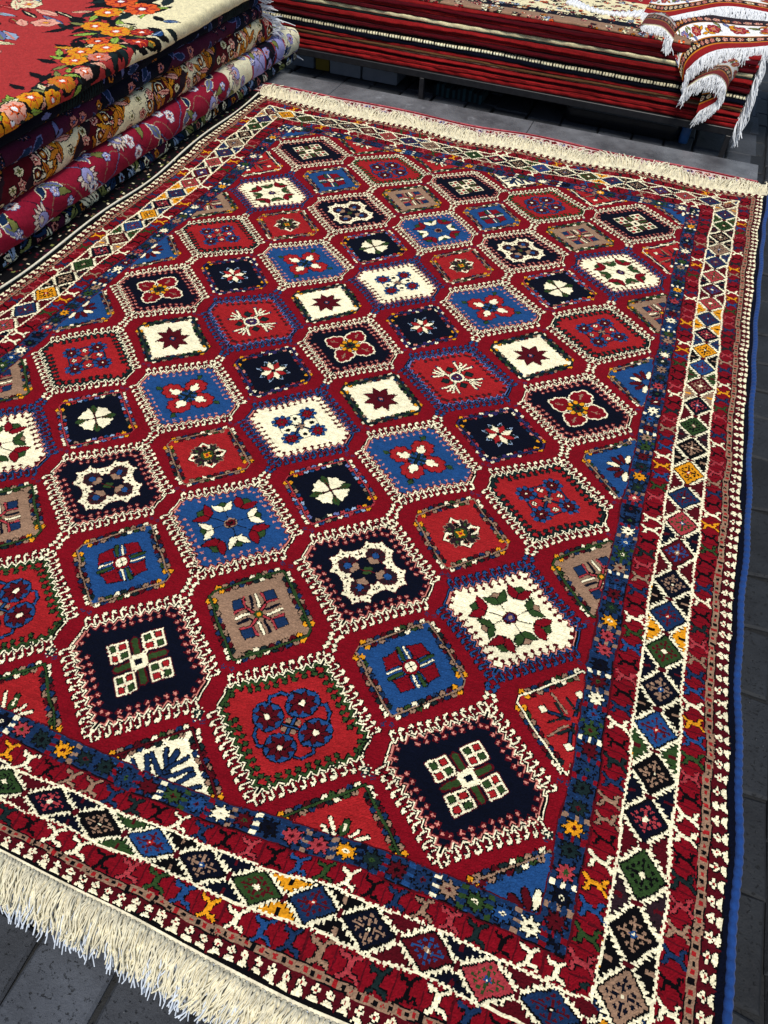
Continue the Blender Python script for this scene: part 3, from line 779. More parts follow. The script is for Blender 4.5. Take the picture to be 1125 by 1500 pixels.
def paint_navy(seed,g1,g2):
    def f(t):
        x0,x1=t.x0,t.x0+t.nx/t.N; y0,y1=t.y0,t.y0+t.ny/t.N; r=random.Random(seed)
        X,Y=np.meshgrid(t.xs,t.ys); t.a[:]=np.where(np.sin(X*2.1+np.sin(Y*4)+seed)>.1,g1,g2)
        vine(t,x0,x1,(y0+y1)/2,.2,1.1,SLT,.010); x=x0; k=0
        while x<x1:
            for row in range(9):
                yc=.2+row*.12+r.uniform(-.04,.04); xx=x+r.uniform(-.08,.08); kd=r.randrange(5)
                if r.random()<.35: continue
                if kd==0: palm(t,xx,yc,.09,r.uniform(0,6),MBL,PLM,PNK,BLK)
                elif kd==1: bloom(t,xx,yc,.06,6,PNK,PLM,SLT,BLK)
                elif kd==2: leaf(t,xx,yc,r.uniform(0,6),.2,.08,MBL,SLT)
                elif kd==3: leaf(t,xx,yc,r.uniform(0,6),.16,.06,SLT,BLK)
                else: bloom(t,xx,yc,.05,5,OCH,DRD,CRM,BLK)
            x+=.21; k+=1
        for c in (4.6,7.9):
            if seed==2:
                for q in range(16): t.line([(c+q*.045,.46),(c+q*.045+.12,.80)],.022,OLV if q<0 else TEAL,BLK,.010)
    return f
def paint_dark(t):
    x0,x1=t.x0,t.x0+t.nx/t.N; y0,y1=t.y0,t.y0+t.ny/t.N; r=random.Random(12); t.a[:]=BLK; X,Y=np.meshgrid(t.xs,t.ys); t.a[np.sin(X*3.1)>.4]=TEAL; t.a[np.sin(X*3.1+2)>.75]=PLM
    x=x0
    while x<x1:
        for row in range(8):
            yc=.3+row*.1; leaf(t,x,yc,r.uniform(0,6),.22,.10,r.choice([OLV,GBL,OLV,MBL,CRM]),BLK,BLK); bloom(t,x+.1,yc+.05,.05,5,r.choice([GBL,PNK,CRM,OCH]),DRD,BLK,BLK)
        x+=.24
def folded(name,y0,y1,xf,z0,z1,depth,paint,label,group,seed,ax='y',colf=None,res=.011,sag=.012,mat='wool2',bulge=None,back=True):
    """bullnose slab: the fold faces +x (ax='y') or -y (ax='x'); returns root"""
    H=z1-z0; R=H/2; bx=bulge if bulge is not None else R*.8
    nar=max(10,int(math.pi*R/res)); th=np.linspace(-math.pi/2,math.pi/2,nar)
    top=np.arange(bx,depth,res*1.3); 
    fx=np.r_[np.arange(min(depth,.5),bx,-res*4),bx-bx*np.cos(th)**.75]; fz=np.r_[np.full(len(fx)-nar,z0),z0+R+R*np.sin(th)]
    fx=np.r_[fx,top]; fz=np.r_[fz,np.full(len(top),z1)]
    g=np.r_[0,np.cumsum(np.hypot(np.diff(fx),np.diff(fz)))]
    L=np.arange(y0,y1+res,res); G_,LL=np.meshgrid(np.arange(len(fx)),L)
    r=np.random.default_rng(seed); p=r.uniform(0,6,6)
    off=sag*(np.sin(LL*2.1+p[0])+.6*np.sin(LL*4.7+p[1])); zo=sag*.6*(np.sin(LL*1.7+p[2])+.5*np.sin(LL*3.9+p[3]))
    off=off+.004*np.sin(LL*23+p[4]+fz[G_]*30)+sag*.5*np.sin(LL*7.7+p[5]+fz[G_]*9)
    FX=fx[G_]+off; FZ=fz[G_]+zo
    if ax=='y': P=np.c_[(xf-FX).ravel(),LL.ravel(),FZ.ravel()]
    else: P=np.c_[LL.ravel(),(xf+FX).ravel(),FZ.ravel()]
    P[:,2]+=r.normal(0,.0009,len(P)); n_=len(fx); m_=len(L)
    idx=np.arange(n_*m_).reshape(m_,n_); Q=np.stack([idx[:-1,:-1],idx[1:,:-1],idx[1:,1:],idx[:-1,1:]],-1).reshape(-1,4)
    if ax=='x': Q=Q[:,::-1]
    if paint:
        t=T(y0,y1+res,0,g[-1]+.02,110,0); paint(t)
        Lc=(L[:-1]+L[1:])/2; gc=(g[:-1]+g[1:])/2; ii=np.clip(((Lc-t.x0)*t.N).astype(int),0,t.nx-1); jj=np.clip((gc*t.N).astype(int),0,t.ny-1)
        a=t.a[jj[None,:],ii[:,None]]; col=knots(a,.08,None,seed)
    else:
        Lc=(L[:-1]+L[1:])/2; gc=(g[:-1]+g[1:])/2; GL,GG=np.meshgrid(Lc,gc,indexing='ij'); col=colf(GL,GG,g[-1],fz).reshape(-1,3)
        col=col*(1+.10*r.standard_normal(len(col)))[:,None]
    root=empty(name,(xf-.3,(y0+y1)/2,z0) if ax=='y' else ((y0+y1)/2,xf+.3,z0),label,'rug',group)
    body=mesh_obj('rug_body',P,Q,M[mat],root,np.clip(col,0,1),False)
    # end caps, folded layers seen end-on
    mb=MB()
    for li in (m_-1,):
        ring=P[li*n_:(li+1)*n_]; k=0
        V=[];F=[]
        for q in range(n_): V+=[ring[q],(ring[q]+[0,0,0])]
        m2=n_//2
        for q in range(m2-1): F.append([q*2,(q+1)*2,(n_-2-q)*2,(n_-1-q)*2])
        mb.add(V,F)
    mb.build('folded_edge',M['cotton_d'] if 'cotton_d' in M else M['dark'],root)
    return root
def cutfringe(root,pts,length,down,mat,n_per=90,spread=.3,label=None,r_=.007,curl=.02,out=(0,0,0)):
    """strands along a 3D polyline"""
    P=np.asarray(pts,float); d=np.linalg.norm(np.diff(P,axis=0),axis=1); cum=np.r_[0,np.cumsum(d)]; n_=int(cum[-1]*n_per); mb=MB(); down=np.asarray(down,float); down/=np.linalg.norm(down)
    for i in range(n_):
        s_=cum[-1]*(i+random.random())/n_; k=min(len(d)-1,np.searchsorted(cum,s_,side='right')-1); f=(s_-cum[k])/d[k]; p=P[k]*(1-f)+P[k+1]*f; tg=(P[k+1]-P[k])/d[k]
        L=length*random.uniform(.7,1.15); tt=np.linspace(0,1,6)[:,None]; dr=down+tg*random.gauss(0,spread)+np.asarray(out)*random.uniform(.2,1.2)
        bend=np.array([random.gauss(0,1),random.gauss(0,1),random.gauss(0,.4)])*curl
        q=p+dr*L*tt+bend*np.sin(tt*random.uniform(2,5))+np.array([0,0,-.25*L])*tt**2
        mb.tube(q,[r_*.8,r_,r_,r_,r_*.9,r_*.6],4)
    o=mb.build('fringe',mat,root,True)
    if label:o['label']=label
    return o
M['cotton_d']=plain('rug_back_edge',lin(120,90,80),.95,90,.4,.5,.001,.1)

# ------------------------------------------------------------------ left stack
GL_="folded rugs piled along the left side"
def P_(f): return f
r0=folded('folded_rug',2.2,9.80,-3.56,-.03,.10,1.6,paint_dark,"dark green black folded rug with pale leaves, lowest in the left pile",GL_,21,sag=.008)
cutfringe(r0,[(-3.62,9.8,.06),(-4.3,9.8,.06)],.14,(.2,1,-.6),M['cotton_w'])
r1=folded('folded_rug',2.2,9.78,-3.50,.10,.42,1.6,paint_pink,"raspberry pink folded rug with lilac flowers and a cream far end, in the left pile",GL_,22,sag=.014)
r2=folded('folded_rug',2.4,9.10,-3.60,.42,.72,1.6,paint_gold,"folded rug with golden leaves and paisleys on white, in the left pile",GL_,23,sag=.014)
cutfringe(r2,[(-3.62,9.12,.5),(-3.64,9.12,.68),(-4.5,9.12,.74)],.22,(.5,1,-.15),M['cotton_w'],160,.4)
r3=folded('folded_rug',2.4,8.95,-3.64,.72,.88,1.6,paint_navy(1,NAV,PLM),"navy and plum folded rug right above the golden one in the left pile",GL_,24,sag=.010)
cutfringe(r3,[(-3.7,8.95,.76),(-3.7,8.95,.86),(-4.3,8.95,.88)],.20,(.6,.9,-.1),M['cotton_w'],150,.4)
r4=folded('folded_rug',2.4,8.9,-3.66,.88,1.03,1.6,paint_navy(2,NAV,NAV),"dark navy folded rug just beneath the red top rug of the left pile",GL_,25,sag=.010)
def paint_top(t):
    # t: x along (world y), y = girth: 0 at underside; surface position measured from the fold
    r=random.Random(3); t.a[:]=SAL; H=.16; G0=.5+H*math.pi/2*.97-.076-.0   # girth where the flat top begins
    X,Y=np.meshgrid(t.xs,t.ys); W=Y-G0              # distance inwards from the fold
    line=.16+ (X-3.6)*.02+.10*np.sin(X*2.2)+.07*np.sin(X*5)
    # cream corner ground
    t.a[(X>5.95+W*1.0+.1*np.sin(W*9))]=IVO
    def P(wx,wy): return (wy, G0+(-3.62-wx))
    cl=[(-3.45,3.57,.16),(-3.50,3.8,.15),(-3.59,3.92,.17),(-3.61,4.18,.15),(-3.63,4.66,.17),(-3.50,4.4,.13),(-3.60,5.0,.12),(-3.85,5.19,.17),(-3.94,5.43,.18),(-3.70,5.4,.15),(-3.79,5.67,.19),(-4.05,6.18,.22),(-4.0,5.8,.15),(-4.35,6.22,.20),(-4.24,6.99,.26),(-4.5,6.7,.2),(-4.6,7.1,.24),(-3.65,6.0,.14),(-3.8,6.3,.16)]
    for (a,b_,q) in cl:
        for k in range(11): 
            g=P(a+r.uniform(-.2,.2),b_+r.uniform(-.24,.24)); leaf(t,g[0],g[1],r.uniform(0,6),q*1.4,q*.5,r.choice([BLK,BLK,TEAL,BLK]),BLK)
    for (a,b_,q) in cl:
        for k in range(4):
            g=P(a+r.uniform(-.18,.18),b_+r.uniform(-.22,.22)); leaf(t,g[0],g[1],r.uniform(0,6),q*1.2,q*.42,r.choice([LEAF,OLV,IVO,PCH,LEAF,YEL]),BLK,OLV)
    for i,(a,b_,q) in enumerate(cl):
        g=P(a,b_); c=[YEL,YEL,PCH,YEL,OCH,YEL,PCH,YEL,YEL,PNK,YEL,YEL,ORG,YEL,ORG,YEL,ORG,BRT,BRT][i]
        bloom(t,g[0],g[1],q*.82,7,c,ORG if c!=ORG else BRT,WHT,BLK,r.uniform(0,1)); 
    for (a,b_) in [(-3.62,6.45),(-3.8,6.75),(-3.6,6.2)]:
        g=P(a,b_); leaf(t,g[0],g[1],r.uniform(0,6),.2,.1,BLU,BLK,GBL); leaf(t,g[0],g[1],r.uniform(0,6),.2,.1,BLK,BLK)
    # big bouquet deeper in
    for k in range(40):
        g=P(-5.1+r.uniform(-.5,.45),5.6+r.uniform(-1.0,1.0)); leaf(t,g[0],g[1],1.2+r.uniform(-.6,.6),r.uniform(.25,.5),r.uniform(.08,.16),r.choice([IVO,PNK,PCH,GBL,BLK,LEAF,IVO,BRT,SLT]),BLK,r.choice([PNK,OLV,IVO]))
    for k in range(7):
        g=P(-5.1+r.uniform(-.45,.4),5.6+r.uniform(-.9,.9)); bloom(t,g[0],g[1],.15,6,r.choice([IVO,PCH,PNK]),PNK,YEL,BLK)
r5=folded('folded_rug',2.6,9.2,-3.54,1.03,1.19,2.6,paint_top,"brick red rug with big yellow flowers and cream corner, topmost of the left pile",GL_,26,sag=.014)
cutfringe(r4,[(-3.7,8.9,.95),(-4.3,8.9,1.03)],.18,(.6,.9,-.1),M['cotton_w'],120,.4)

# ------------------------------------------------------------------ rug beneath the big carpet
def under():
    t=T(-5.0,3.32,-.6,8.74,60,BLK); r=random.Random(2)
    X,Y=np.meshgrid(t.xs,t.ys)
    for i in range(1000):
        x=r.uniform(-3.9,-3.3); y=r.uniform(-.6,8.2); t.disc(x,y,r.uniform(.009,.017),r.choice([CRM,TAN,DRD,OLV,DRD,PLM]))
    m=Y>8.4; t.a[m]=BLU2; t.a[(Y>8.69)]=RED; t.a[(Y<8.44)&m]=RED
    for i in range(150):
        x=-4.9+i*.055; bloom(t,x,8.57+.05*(-1)**i,.042,5,[RED,DRS,BRK,PNK,SLT][i%5],DRD,CRM,DRD)
    for i in range(80):
        x=-4.9+i*.105; t.line([(x,8.46),(x+.05,8.66)],.012,DRD)
    nx_,ny_=t.nx,t.ny; vx=t.x0+np.arange(nx_+1)/t.N; vy=t.y0+np.arange(ny_+1)/t.N; a_,b_=np.meshgrid(vx,vy)
    yo=b_+.02*np.sin(a_*2.1)*np.clip(b_-7.5,0,1)
    z=np.full(a_.shape,-.030)-.0+.004*np.sin(a_*5)*np.sin(b_*3); z=z-0.008; z=np.where(b_>8.25,z+.012+.010*np.sin(a_*3.3),z); id_=np.arange(a_.size).reshape(a_.shape)
    Q=np.stack([id_[:-1,:-1],id_[:-1,1:],id_[1:,1:],id_[1:,:-1]],-1).reshape(-1,4)
    root=empty('rug',(-1,4,-.05),"thin dark rug with tiny cream flecks, peeping out from under the big carpet",'rug')
    V=np.c_[a_.ravel(),yo.ravel(),z.ravel()]; b=np.r_[id_[0,:],id_[1:,-1],id_[-1,-2::-1],id_[-2:0:-1,0]]; low=V[b].copy(); low[:,2]=-.052; base=len(V); nb=len(b); V=np.r_[V,low]
    Q=np.r_[Q,[[b[i],base+i,base+(i+1)%nb,b[(i+1)%nb]] for i in range(nb)]]; c=np.r_[knots(t.a,.1),np.tile(PAL[DRD],(nb,1))]
    mesh_obj('pile',V,Q,M['wool2'],root,c,False)
    mb=MB(); xx=np.arange(-5,3.32,.02); mb.tube(np.c_[xx,8.74+.02*np.sin(xx*2.1),-.034+.010*np.sin(xx*3.3)],.014,6); mb.build('edge_binding',M['pinkbind'],root,True)
M['pinkbind']=plain('dusty_pink_binding',lin(180,90,96),.9,60,.5,.5,.001,.2,.1,200)
under()

# ------------------------------------------------------------------ stone platform under it all
def slab_mat():
    m,nt,b=newmat('grey_flagstone'); n=noise(nt,5,8,.68); cr=nt.nodes.new('ShaderNodeValToRGB'); e=cr.color_ramp.elements
    e[0].position=.32; e[0].color=(.060,.063,.069,1); e[1].position=.66; e[1].color=(.20,.205,.215,1)
    n3=noise(nt,9,6,.7); c3=nt.nodes.new('ShaderNodeValToRGB'); c3.color_ramp.elements[0].position=.62; c3.color_ramp.elements[1].position=.74; c3.color_ramp.elements[0].color=(0,0,0,1); c3.color_ramp.elements[1].color=(.22,.22,.225,1)
    ad=nt.nodes.new('ShaderNodeMix'); ad.data_type='RGBA'; ad.blend_type='ADD'; ad.inputs[0].default_value=1
    nt.links.new(n.outputs['Fac'],cr.inputs[0]); nt.links.new(n3.outputs['Fac'],c3.inputs[0]); nt.links.new(cr.outputs[0],ad.inputs[6]); nt.links.new(c3.outputs[0],ad.inputs[7]); nt.links.new(ad.outputs[2],b.inputs['Base Color'])
    mr=nt.nodes.new('ShaderNodeMapRange'); mr.inputs[3].default_value=.14; mr.inputs[4].default_value=.42; nt.links.new(n3.outputs['Fac'],mr.inputs[0]); nt.links.new(mr.outputs[0],b.inputs['Roughness'])
    n2=noise(nt,30,6,.6); bump(nt,b,n2.outputs['Fac'],.25,.002); return m
M['slab']=slab_mat()
plat=empty('stone_platform',(0,4,-.5),"low platform of smooth dark grey stone slabs carrying the big carpet and the left pile",'platform')
xs=[-6.2,-4.35,-2.62,.28,3.31]; ys=[-1.05,1.6,4.2,6.8,9.33]
for i in range(len(xs)-1):
    for j in range(len(ys)-1):
        if j<3 and 0<i<3: continue
        mb=MB(); mb.box(xs[i]+.004,xs[i+1]-.004,ys[j]+.004,ys[j+1]-.004,-.17,-.056,bev=.008); mb.build('stone_slab',M['slab'],plat)
mb=MB(); mb.box(-6.15,3.27,-1.0,9.29,-.50,-.171); mb.build('platform_core',M['core'] if 'core' in M else M['slab'],plat)

# ------------------------------------------------------------------ paving
def paver_mat(nm,ca,cb):
    m,nt,b=newmat(nm); n=noise(nt,6,8,.7); cr=nt.nodes.new('ShaderNodeValToRGB'); e=cr.color_ramp.elements
    e[0].position=.3; e[0].color=(*ca,1); e[1].position=.75; e[1].color=(*cb,1)
    v=nt.nodes.new('ShaderNodeTexVoronoi'); v.inputs['Scale'].default_value=70; tc=nt.nodes.new('ShaderNodeTexCoord'); nt.links.new(tc.outputs['Object'],v.inputs['Vector'])
    n4=noise(nt,120,4,.6); cp=nt.nodes.new('ShaderNodeValToRGB'); cp.color_ramp.elements[0].position=.33; cp.color_ramp.elements[1].position=.40; cp.color_ramp.elements[0].color=(.25,.25,.25,1)
    mx=nt.nodes.new('ShaderNodeMix'); mx.data_type='RGBA'; mx.blend_type='MULTIPLY'; mx.inputs[0].default_value=1
    nt.links.new(n4.outputs['Fac'],cp.inputs[0]); nt.links.new(n.outputs['Fac'],cr.inputs[0]); nt.links.new(cr.outputs[0],mx.inputs[6]); nt.links.new(cp.outputs[0],mx.inputs[7]); at=nt.nodes.new('ShaderNodeAttribute'); at.attribute_name='wool'; m2=nt.nodes.new('ShaderNodeMix'); m2.data_type='RGBA'; m2.blend_type='MULTIPLY'; m2.inputs[0].default_value=1; nt.links.new(mx.outputs[2],m2.inputs[6]); nt.links.new(at.outputs['Color'],m2.inputs[7]); nt.links.new(m2.outputs[2],b.inputs['Base Color'])
    b.inputs['Roughness'].default_value=.72; n2=noise(nt,26,9,.75); bm_=bump(nt,b,n2.outputs['Fac'],.9,.006)
    b2=nt.nodes.new('ShaderNodeBump'); b2.inputs['Strength'].default_value=.8; b2.inputs['Distance'].default_value=.003; nt.links.new(cp.outputs[0],b2.inputs['Height']); nt.links.new(bm_.outputs['Normal'],b2.inputs['Normal']); nt.links.new(b2.outputs['Normal'],b.inputs['Normal']); return m
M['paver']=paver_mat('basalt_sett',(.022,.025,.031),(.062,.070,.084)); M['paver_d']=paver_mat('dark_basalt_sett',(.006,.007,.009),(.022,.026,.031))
FZ=-.50
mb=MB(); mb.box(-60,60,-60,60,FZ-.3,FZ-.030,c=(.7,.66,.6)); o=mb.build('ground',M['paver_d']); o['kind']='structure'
mb=MB(); r=random.Random(4)
def pave(x0,x1,y0,y1,w,l,seed,dirx):
    r=random.Random(seed); row=0
    a=x0
    while a<x1:
        ww=w*r.uniform(.85,1.15); b_=y0-r.uniform(0,l)
        while b_<y1:
            ll=l*r.uniform(.7,1.3); j=np.array([[r.uniform(-.02,.02),r.uniform(-.02,.02)] for _ in range(4)])
            if b_+ll>y0: mb.box(a+.012,a+ww-.012,b_+.012,b_+ll-.012,FZ-.1,FZ+r.uniform(-.012,.008),bev=.016,jit=j,c=np.array([1,1,1.02])*r.uniform(.6,1.5))
            b_+=ll
        a+=ww
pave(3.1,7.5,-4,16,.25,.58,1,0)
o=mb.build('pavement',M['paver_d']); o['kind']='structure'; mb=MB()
pave(-5,3.08,-4.5,-.9,.50,.80,2,0)
pave(-5,3.08,9.2,16,.5,.7,3,0)
o=mb.build('pavement',M['paver']); o['kind']='structure'
mb=MB()
for i in range(500):
    x=r.uniform(-4,3.0); y=r.uniform(-2.4,-1.1); 
for i in range(700):
    # grit and small stones in the joints
    x=r.uniform(3.15,4.3) if i%2 else r.uniform(-1,2.5); y=r.uniform(-1.5,9) if i%2 else r.uniform(-2.2,-1.2); q=r.uniform(.0015,.004)
    mb.box(x,x+q*2,y,y+q*1.6,FZ-.012,FZ+q*.8,bev=q*.3,c=np.array([1,.95,.88])*r.uniform(.5,2.5))
o=mb.build('grit',M['paver']); o['kind']='stuff'; o['label']='loose grit on the dark paving'

# ------------------------------------------------------------------ right stack on its black iron stand
YR=10.38
st_=empty('iron_stand',(0,11,-.5),"black iron stand carrying the stack of folded red rugs at the back",'stand')
mb=MB(); mb.box(-4.6,2.93,YR-.03,YR+.03,-.13,-.035,bev=.006); mb.build('front_rail',M['iron'],st_)
mb=MB(); mb.box(-4.6,2.93,13.4,13.46,-.13,-.035,bev=.006); mb.build('back_rail',M['iron'],st_)
mb=MB(); mb.box(2.87,2.93,YR+.031,13.399,-.13,-.035,bev=.006); mb.build('side_rail',M['iron'],st_)
mb=MB(); mb.box(-4.6,2.868,YR+.035,13.395,-.06,-.04); mb.build('deck',M['dark'],st_)
mb=MB(); mb.box(-4.5,2.32,11.9,11.93,FZ+.002,-.135); mb.build('shade_panel',M['dark'],st_)  # added dark sheet, stands in for the deep shade under the stand
for (x,y) in ((2.86,YR-.03),(-1.74,YR-.03),(2.86,13.38),(-4.6,13.38),(-4.6,YR-.03)):
    mb=MB(); mb.box(x,x+.07,y,y+.07,FZ-.02,-.132,bev=.006); mb.build('leg',M['iron'],st_)
GR_="folded rugs stacked on the black iron stand"
def solid(c,stripe=None,sd=0):
    c=np.array(PAL[c])
    def f(L,g,G,fz):
        k=.82+.22*np.sin(g*95+sd+.6*np.sin(L*1.3))+.12*np.sin(L*1.1+g*30)+.08*np.sin(L*7+g*60)
        k=np.where(np.sin(g*60+sd+.3*np.sin(L*2))>.93,.35,k)
        col=c*np.clip(k,.2,1.4)[...,None]
        if stripe is not None: col=np.where((np.sin(L*2*math.pi/.045)>.55)[...,None],PAL[stripe]*.5,col)
        return col
    return f
lay=[ # z0,z1,colour,label
 (-.03,.030,BRK,None,"plain red folded rug, the very lowest on the iron stand"),
 (.030,.085,BRK,None,"plain red folded rug, second lowest on the iron stand"),
 (.085,.125,DRD,None,"dark red folded rug, third lowest on the iron stand"),
 (.125,.165,BRK,None,"plain red folded rug touching the tan one from below on the iron stand"),
 (.165,.195,TAN,None,"light tan folded rug low in the stack on the iron stand"),
 (.195,.220,OLB,None,"brown folded rug between the tan and a red one on the iron stand"),
 (.220,.262,BRK,None,"thin red folded rug directly under the navy one on the iron stand"),
 (.262,.325,NAV,None,"navy blue folded rug under the ribbed white edge on the iron stand"),
 (.325,.368,CRM,BLK,"folded rug with ribbed white edge, halfway up the stack on the iron stand"),
 (.368,.410,BLK,None,"black folded rug right above the ribbed white edge on the iron stand"),
 (.410,.462,DRD,None,"dark red folded rug right above the black one on the iron stand"),
 (.462,.515,BRK,None,"bright red folded rug midway between the black and the smooth cream one"),
 (.515,.572,BRK,None,"red folded rug just under the thin dark green one on the iron stand"),
 (.572,.600,TEAL,None,"very thin dark green folded rug under the smooth cream one on the iron stand"),
 (.600,.652,IVO,None,"smooth cream edged folded rug, upper part of the stack on the iron stand"),
 (.652,.704,DRD,None,"dark red folded rug right above the smooth cream edge on the iron stand"),
 (.704,.752,BRK,None,"red folded rug, third from the top of the stack on the iron stand"),
 (.752,.800,DRD,None,"dark red folded rug, second below the figured rug of the back stack"),
 (.800,.845,BRK,None,"red folded rug directly below the figured rug of the back stack")]
for i,(z0,z1,c,stp,lb) in enumerate(lay):
    rt=folded('folded_rug',-4.6,2.93+.02*math.sin(i*2.1),YR-.022*math.sin(i*2.7)+.004*(i%3),z0,z1,1.1,None,lb,GR_,40+i,ax='x',colf=solid(c,stp,i*1.3),res=.012,sag=.008,bulge=.026)
    if i%2==0: cutfringe(rt,[(2.96,YR+.03,z1-.02),(2.96,YR+1.0,z1-.02)],.24,(.30,-.05,-1),M['cotton_w'],110,.28,r_=.008,curl=.03)
# figured top rug of that stack
def paint_fine(t):
    x0,x1=t.x0,t.x0+t.nx/t.N; y1=t.ny/t.N; r=random.Random(33); t.a[:]=TAN; X,Y=np.meshgrid(t.xs,t.ys); t.a[(Y>.75)]=NAV; t.a[(Y>.95)&(Y<2.0)]=IVO; t.a[Y>2.0]=BRT
    for i in range(1500):
        x=r.uniform(x0,x1); y=r.uniform(.45,y1); bloom(t,x,y,r.uniform(.022,.05),5,r.choice([IVO,BRT,OCH,GRN,CRM,PNK,UMB,ORG,GBL]),r.choice([UMB,DRD,CRM]),BLK,UMB)
rf=folded('patterned_rug',-3.9,2.2,YR+.04,.845,.885,2.6,paint_fine,"finely figured tan rug laid flat on top of the red stack on the iron stand",GR_,60,ax='x',res=.014,sag=.006,bulge=.03)
# beaded tassel cord along its upper edge
mb=MB(); r=random.Random(9)
for q in range(3):
    for i in range(46):
        u=i/45; x=.15+1.15*u; y=11.25-.38*math.sin(u*math.pi)*(.55+.3*q)+.12*q; z=.905+.012*math.sin(i*2.2)
        th=np.linspace(0,math.pi,5); P=[(x,y,z-.03),(x+.004,y,z-.015),(x,y,z),(x,y+.004,z+.015),(x,y,z+.03)]; mb.tube(P,[.006,.026,.033,.026,.006],7)
ob=mb.build('tassel_cord',M['cotton_w'],None,True); tag(ob,"white knotted tassel cord heaped on the figured top rug of the back stack",'cord')

# ------------------------------------------------------------------ draped corner rug
def catmull(P,n):
    P=np.asarray(P,float); P=np.vstack([2*P[0]-P[1],P,2*P[-1]-P[-2]]); out=[]
    m=len(P)-3
    for u in np.linspace(0,m-1e-6,n):
        k=int(u); t=u-k; a,b,c,d=P[k:k+4]; out.append(.5*((2*b)+(-a+c)*t+(2*a-5*b+4*c-d)*t*t+(-a+3*b-3*c+d)*t**3))
    return np.array(out)
def drape(name,top,hem,label,seed,paint,fr=True,nv=80,nu=260,fl=.16,group=None,down=(0,-.35,-1),belly=.03,rear=None):
    U=catmull(top,nu); Hh=catmull(hem,nu); v=np.linspace(0,1,nv)[:,None,None]
    G=U[None]*(1-v)+Hh[None]*v; G[:,:,2]+=belly*np.sin(np.pi*v[:,:,0]); G[:,:,1]-=belly*np.sin(np.pi*v[:,:,0])
    t=T(0,nu/90,0,nv/90,90,0); paint(t); 
    id_=np.arange(nu*nv).reshape(nv,nu); Q=np.stack([id_[:-1,:-1],id_[1:,:-1],id_[1:,1:],id_[:-1,1:]],-1).reshape(-1,4)
    a=t.a[:nv-1,:nu-1]; col=knots(a,.08,None,seed)
    V=G.reshape(-1,3)
    # thickness
    nrmv=np.zeros((nv,nu,3)); du=np.gradient(G,axis=1); dv=np.gradient(G,axis=0); nrmv=np.cross(du,dv); nrmv/=np.linalg.norm(nrmv,axis=2)[...,None]+1e-9
    V2=(G-nrmv*.020).reshape(-1,3); base=len(V)
    e=np.r_[id_[0,:],id_[1:,-1],id_[-1,-2::-1],id_[-2:0:-1,0]]; Qe=np.array([[e[i],e[i]+base,e[(i+1)%len(e)]+base,e[(i+1)%len(e)]] for i in range(len(e))])
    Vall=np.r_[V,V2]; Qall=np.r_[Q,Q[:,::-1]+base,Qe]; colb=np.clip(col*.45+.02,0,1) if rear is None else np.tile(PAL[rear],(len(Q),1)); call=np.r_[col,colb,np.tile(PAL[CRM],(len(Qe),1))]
    root=empty(name,tuple(G.mean((0,1))),label,'rug',group); mesh_obj('pile',Vall,Qall,M['wool2'],root,call,True)
    if fr: cutfringe(root,Hh[::6],fl,down,M['cotton_w'],270,.26,r_=.0062,curl=.018)
    return root
def paint_border(t):
    r=random.Random(77); X,Y=np.meshgrid(t.xs,t.ys); y1=t.ny/t.N; W=y1-Y; t.a[:]=WHT
    t.a[W<.12]=BRK; t.a[(W>.12)&(W<.14)]=OCH; t.a[(W>.14)&(W<.27)]=UMB; t.a[(W>.27)&(W<.285)]=OCH; t.a[(W>.62)&(W<.635)]=OCH; t.a[(W>.635)]=UMB
    x=0
    while x<t.nx/t.N:
        bloom(t,x,y1-.205,.045,5,r.choice([PCH,PNK,IVO]),BRT,IVO,UMB); leaf(t,x+.07,y1-.205,r.uniform(-1,1),.07,.04,OCH,BLK)
        if int(x/.115)%3==0: bloom(t,x,y1-.45,.11,6,r.choice([BRT,SLT,OCH,BRT]),PNK,OCH,DRD)
        else:
            for k in range(3): leaf(t,x,y1-.45+r.uniform(-.1,.1),r.uniform(0,6),.12,.05,r.choice([OLV,SLT,OCH,YEL,OLV]),BLK)
        bloom(t,x,y1-.72,.05,5,r.choice([PNK,OCH,PCH]),BRT,IVO,BLK); x+=.115
# main sheet: lies on the stack, its edge runs to the right, the corner rolls over the front in an S
drape('fringed_rug',
 [(4.2,12.6,.93),(3.3,12.0,.93),(2.6,11.7,.94),(2.0,11.6,.95),(1.72,11.3,.96),(1.62,10.9,.96),(1.58,10.7,.95)],
 [(4.2,11.0,.90),(3.3,10.85,.93),(2.72,10.42,.93),(2.38,10.25,.90),(2.18,10.16,.80),(2.08,10.17,.62),(2.12,10.16,.40)],
 "cream floral rug with white fringe, its corner slumped over the front of the back stack",71,paint_border,fl=.15,down=(.15,-.45,-1))
drape('fringed_rug',
 [(2.42,10.35,.82),(2.62,10.30,.80),(2.68,10.28,.74),(2.66,10.27,.60),(2.55,10.27,.50),(2.35,10.27,.52)],
 [(2.13,10.15,.42),(2.28,10.10,.58),(2.45,10.08,.66),(2.60,10.10,.56),(2.60,10.12,.38),(2.36,10.16,.14)],
 "small turned-up rug corner with white fringe, hanging in a curl under the slumped cream rug",72,paint_border,nv=46,nu=180,fl=.15,down=(-.12,-.25,-1))
drape('fringed_rug',
 [(4.2,13.2,.97),(3.2,12.8,.98),(2.2,12.6,1.0),(1.8,12.2,1.0),(1.5,12.0,.99),(1.3,11.9,.98)],
 [(4.2,12.2,.97),(3.2,12.1,.97),(2.4,12.0,1.0),(1.9,11.4,1.0),(1.55,11.0,.98),(1.25,11.2,.95)],
 "brown edged rug with long white fringe, lying furthest back across the cream floral rug",73,paint_border,nv=50,fl=.26,down=(.05,-1,-.55))
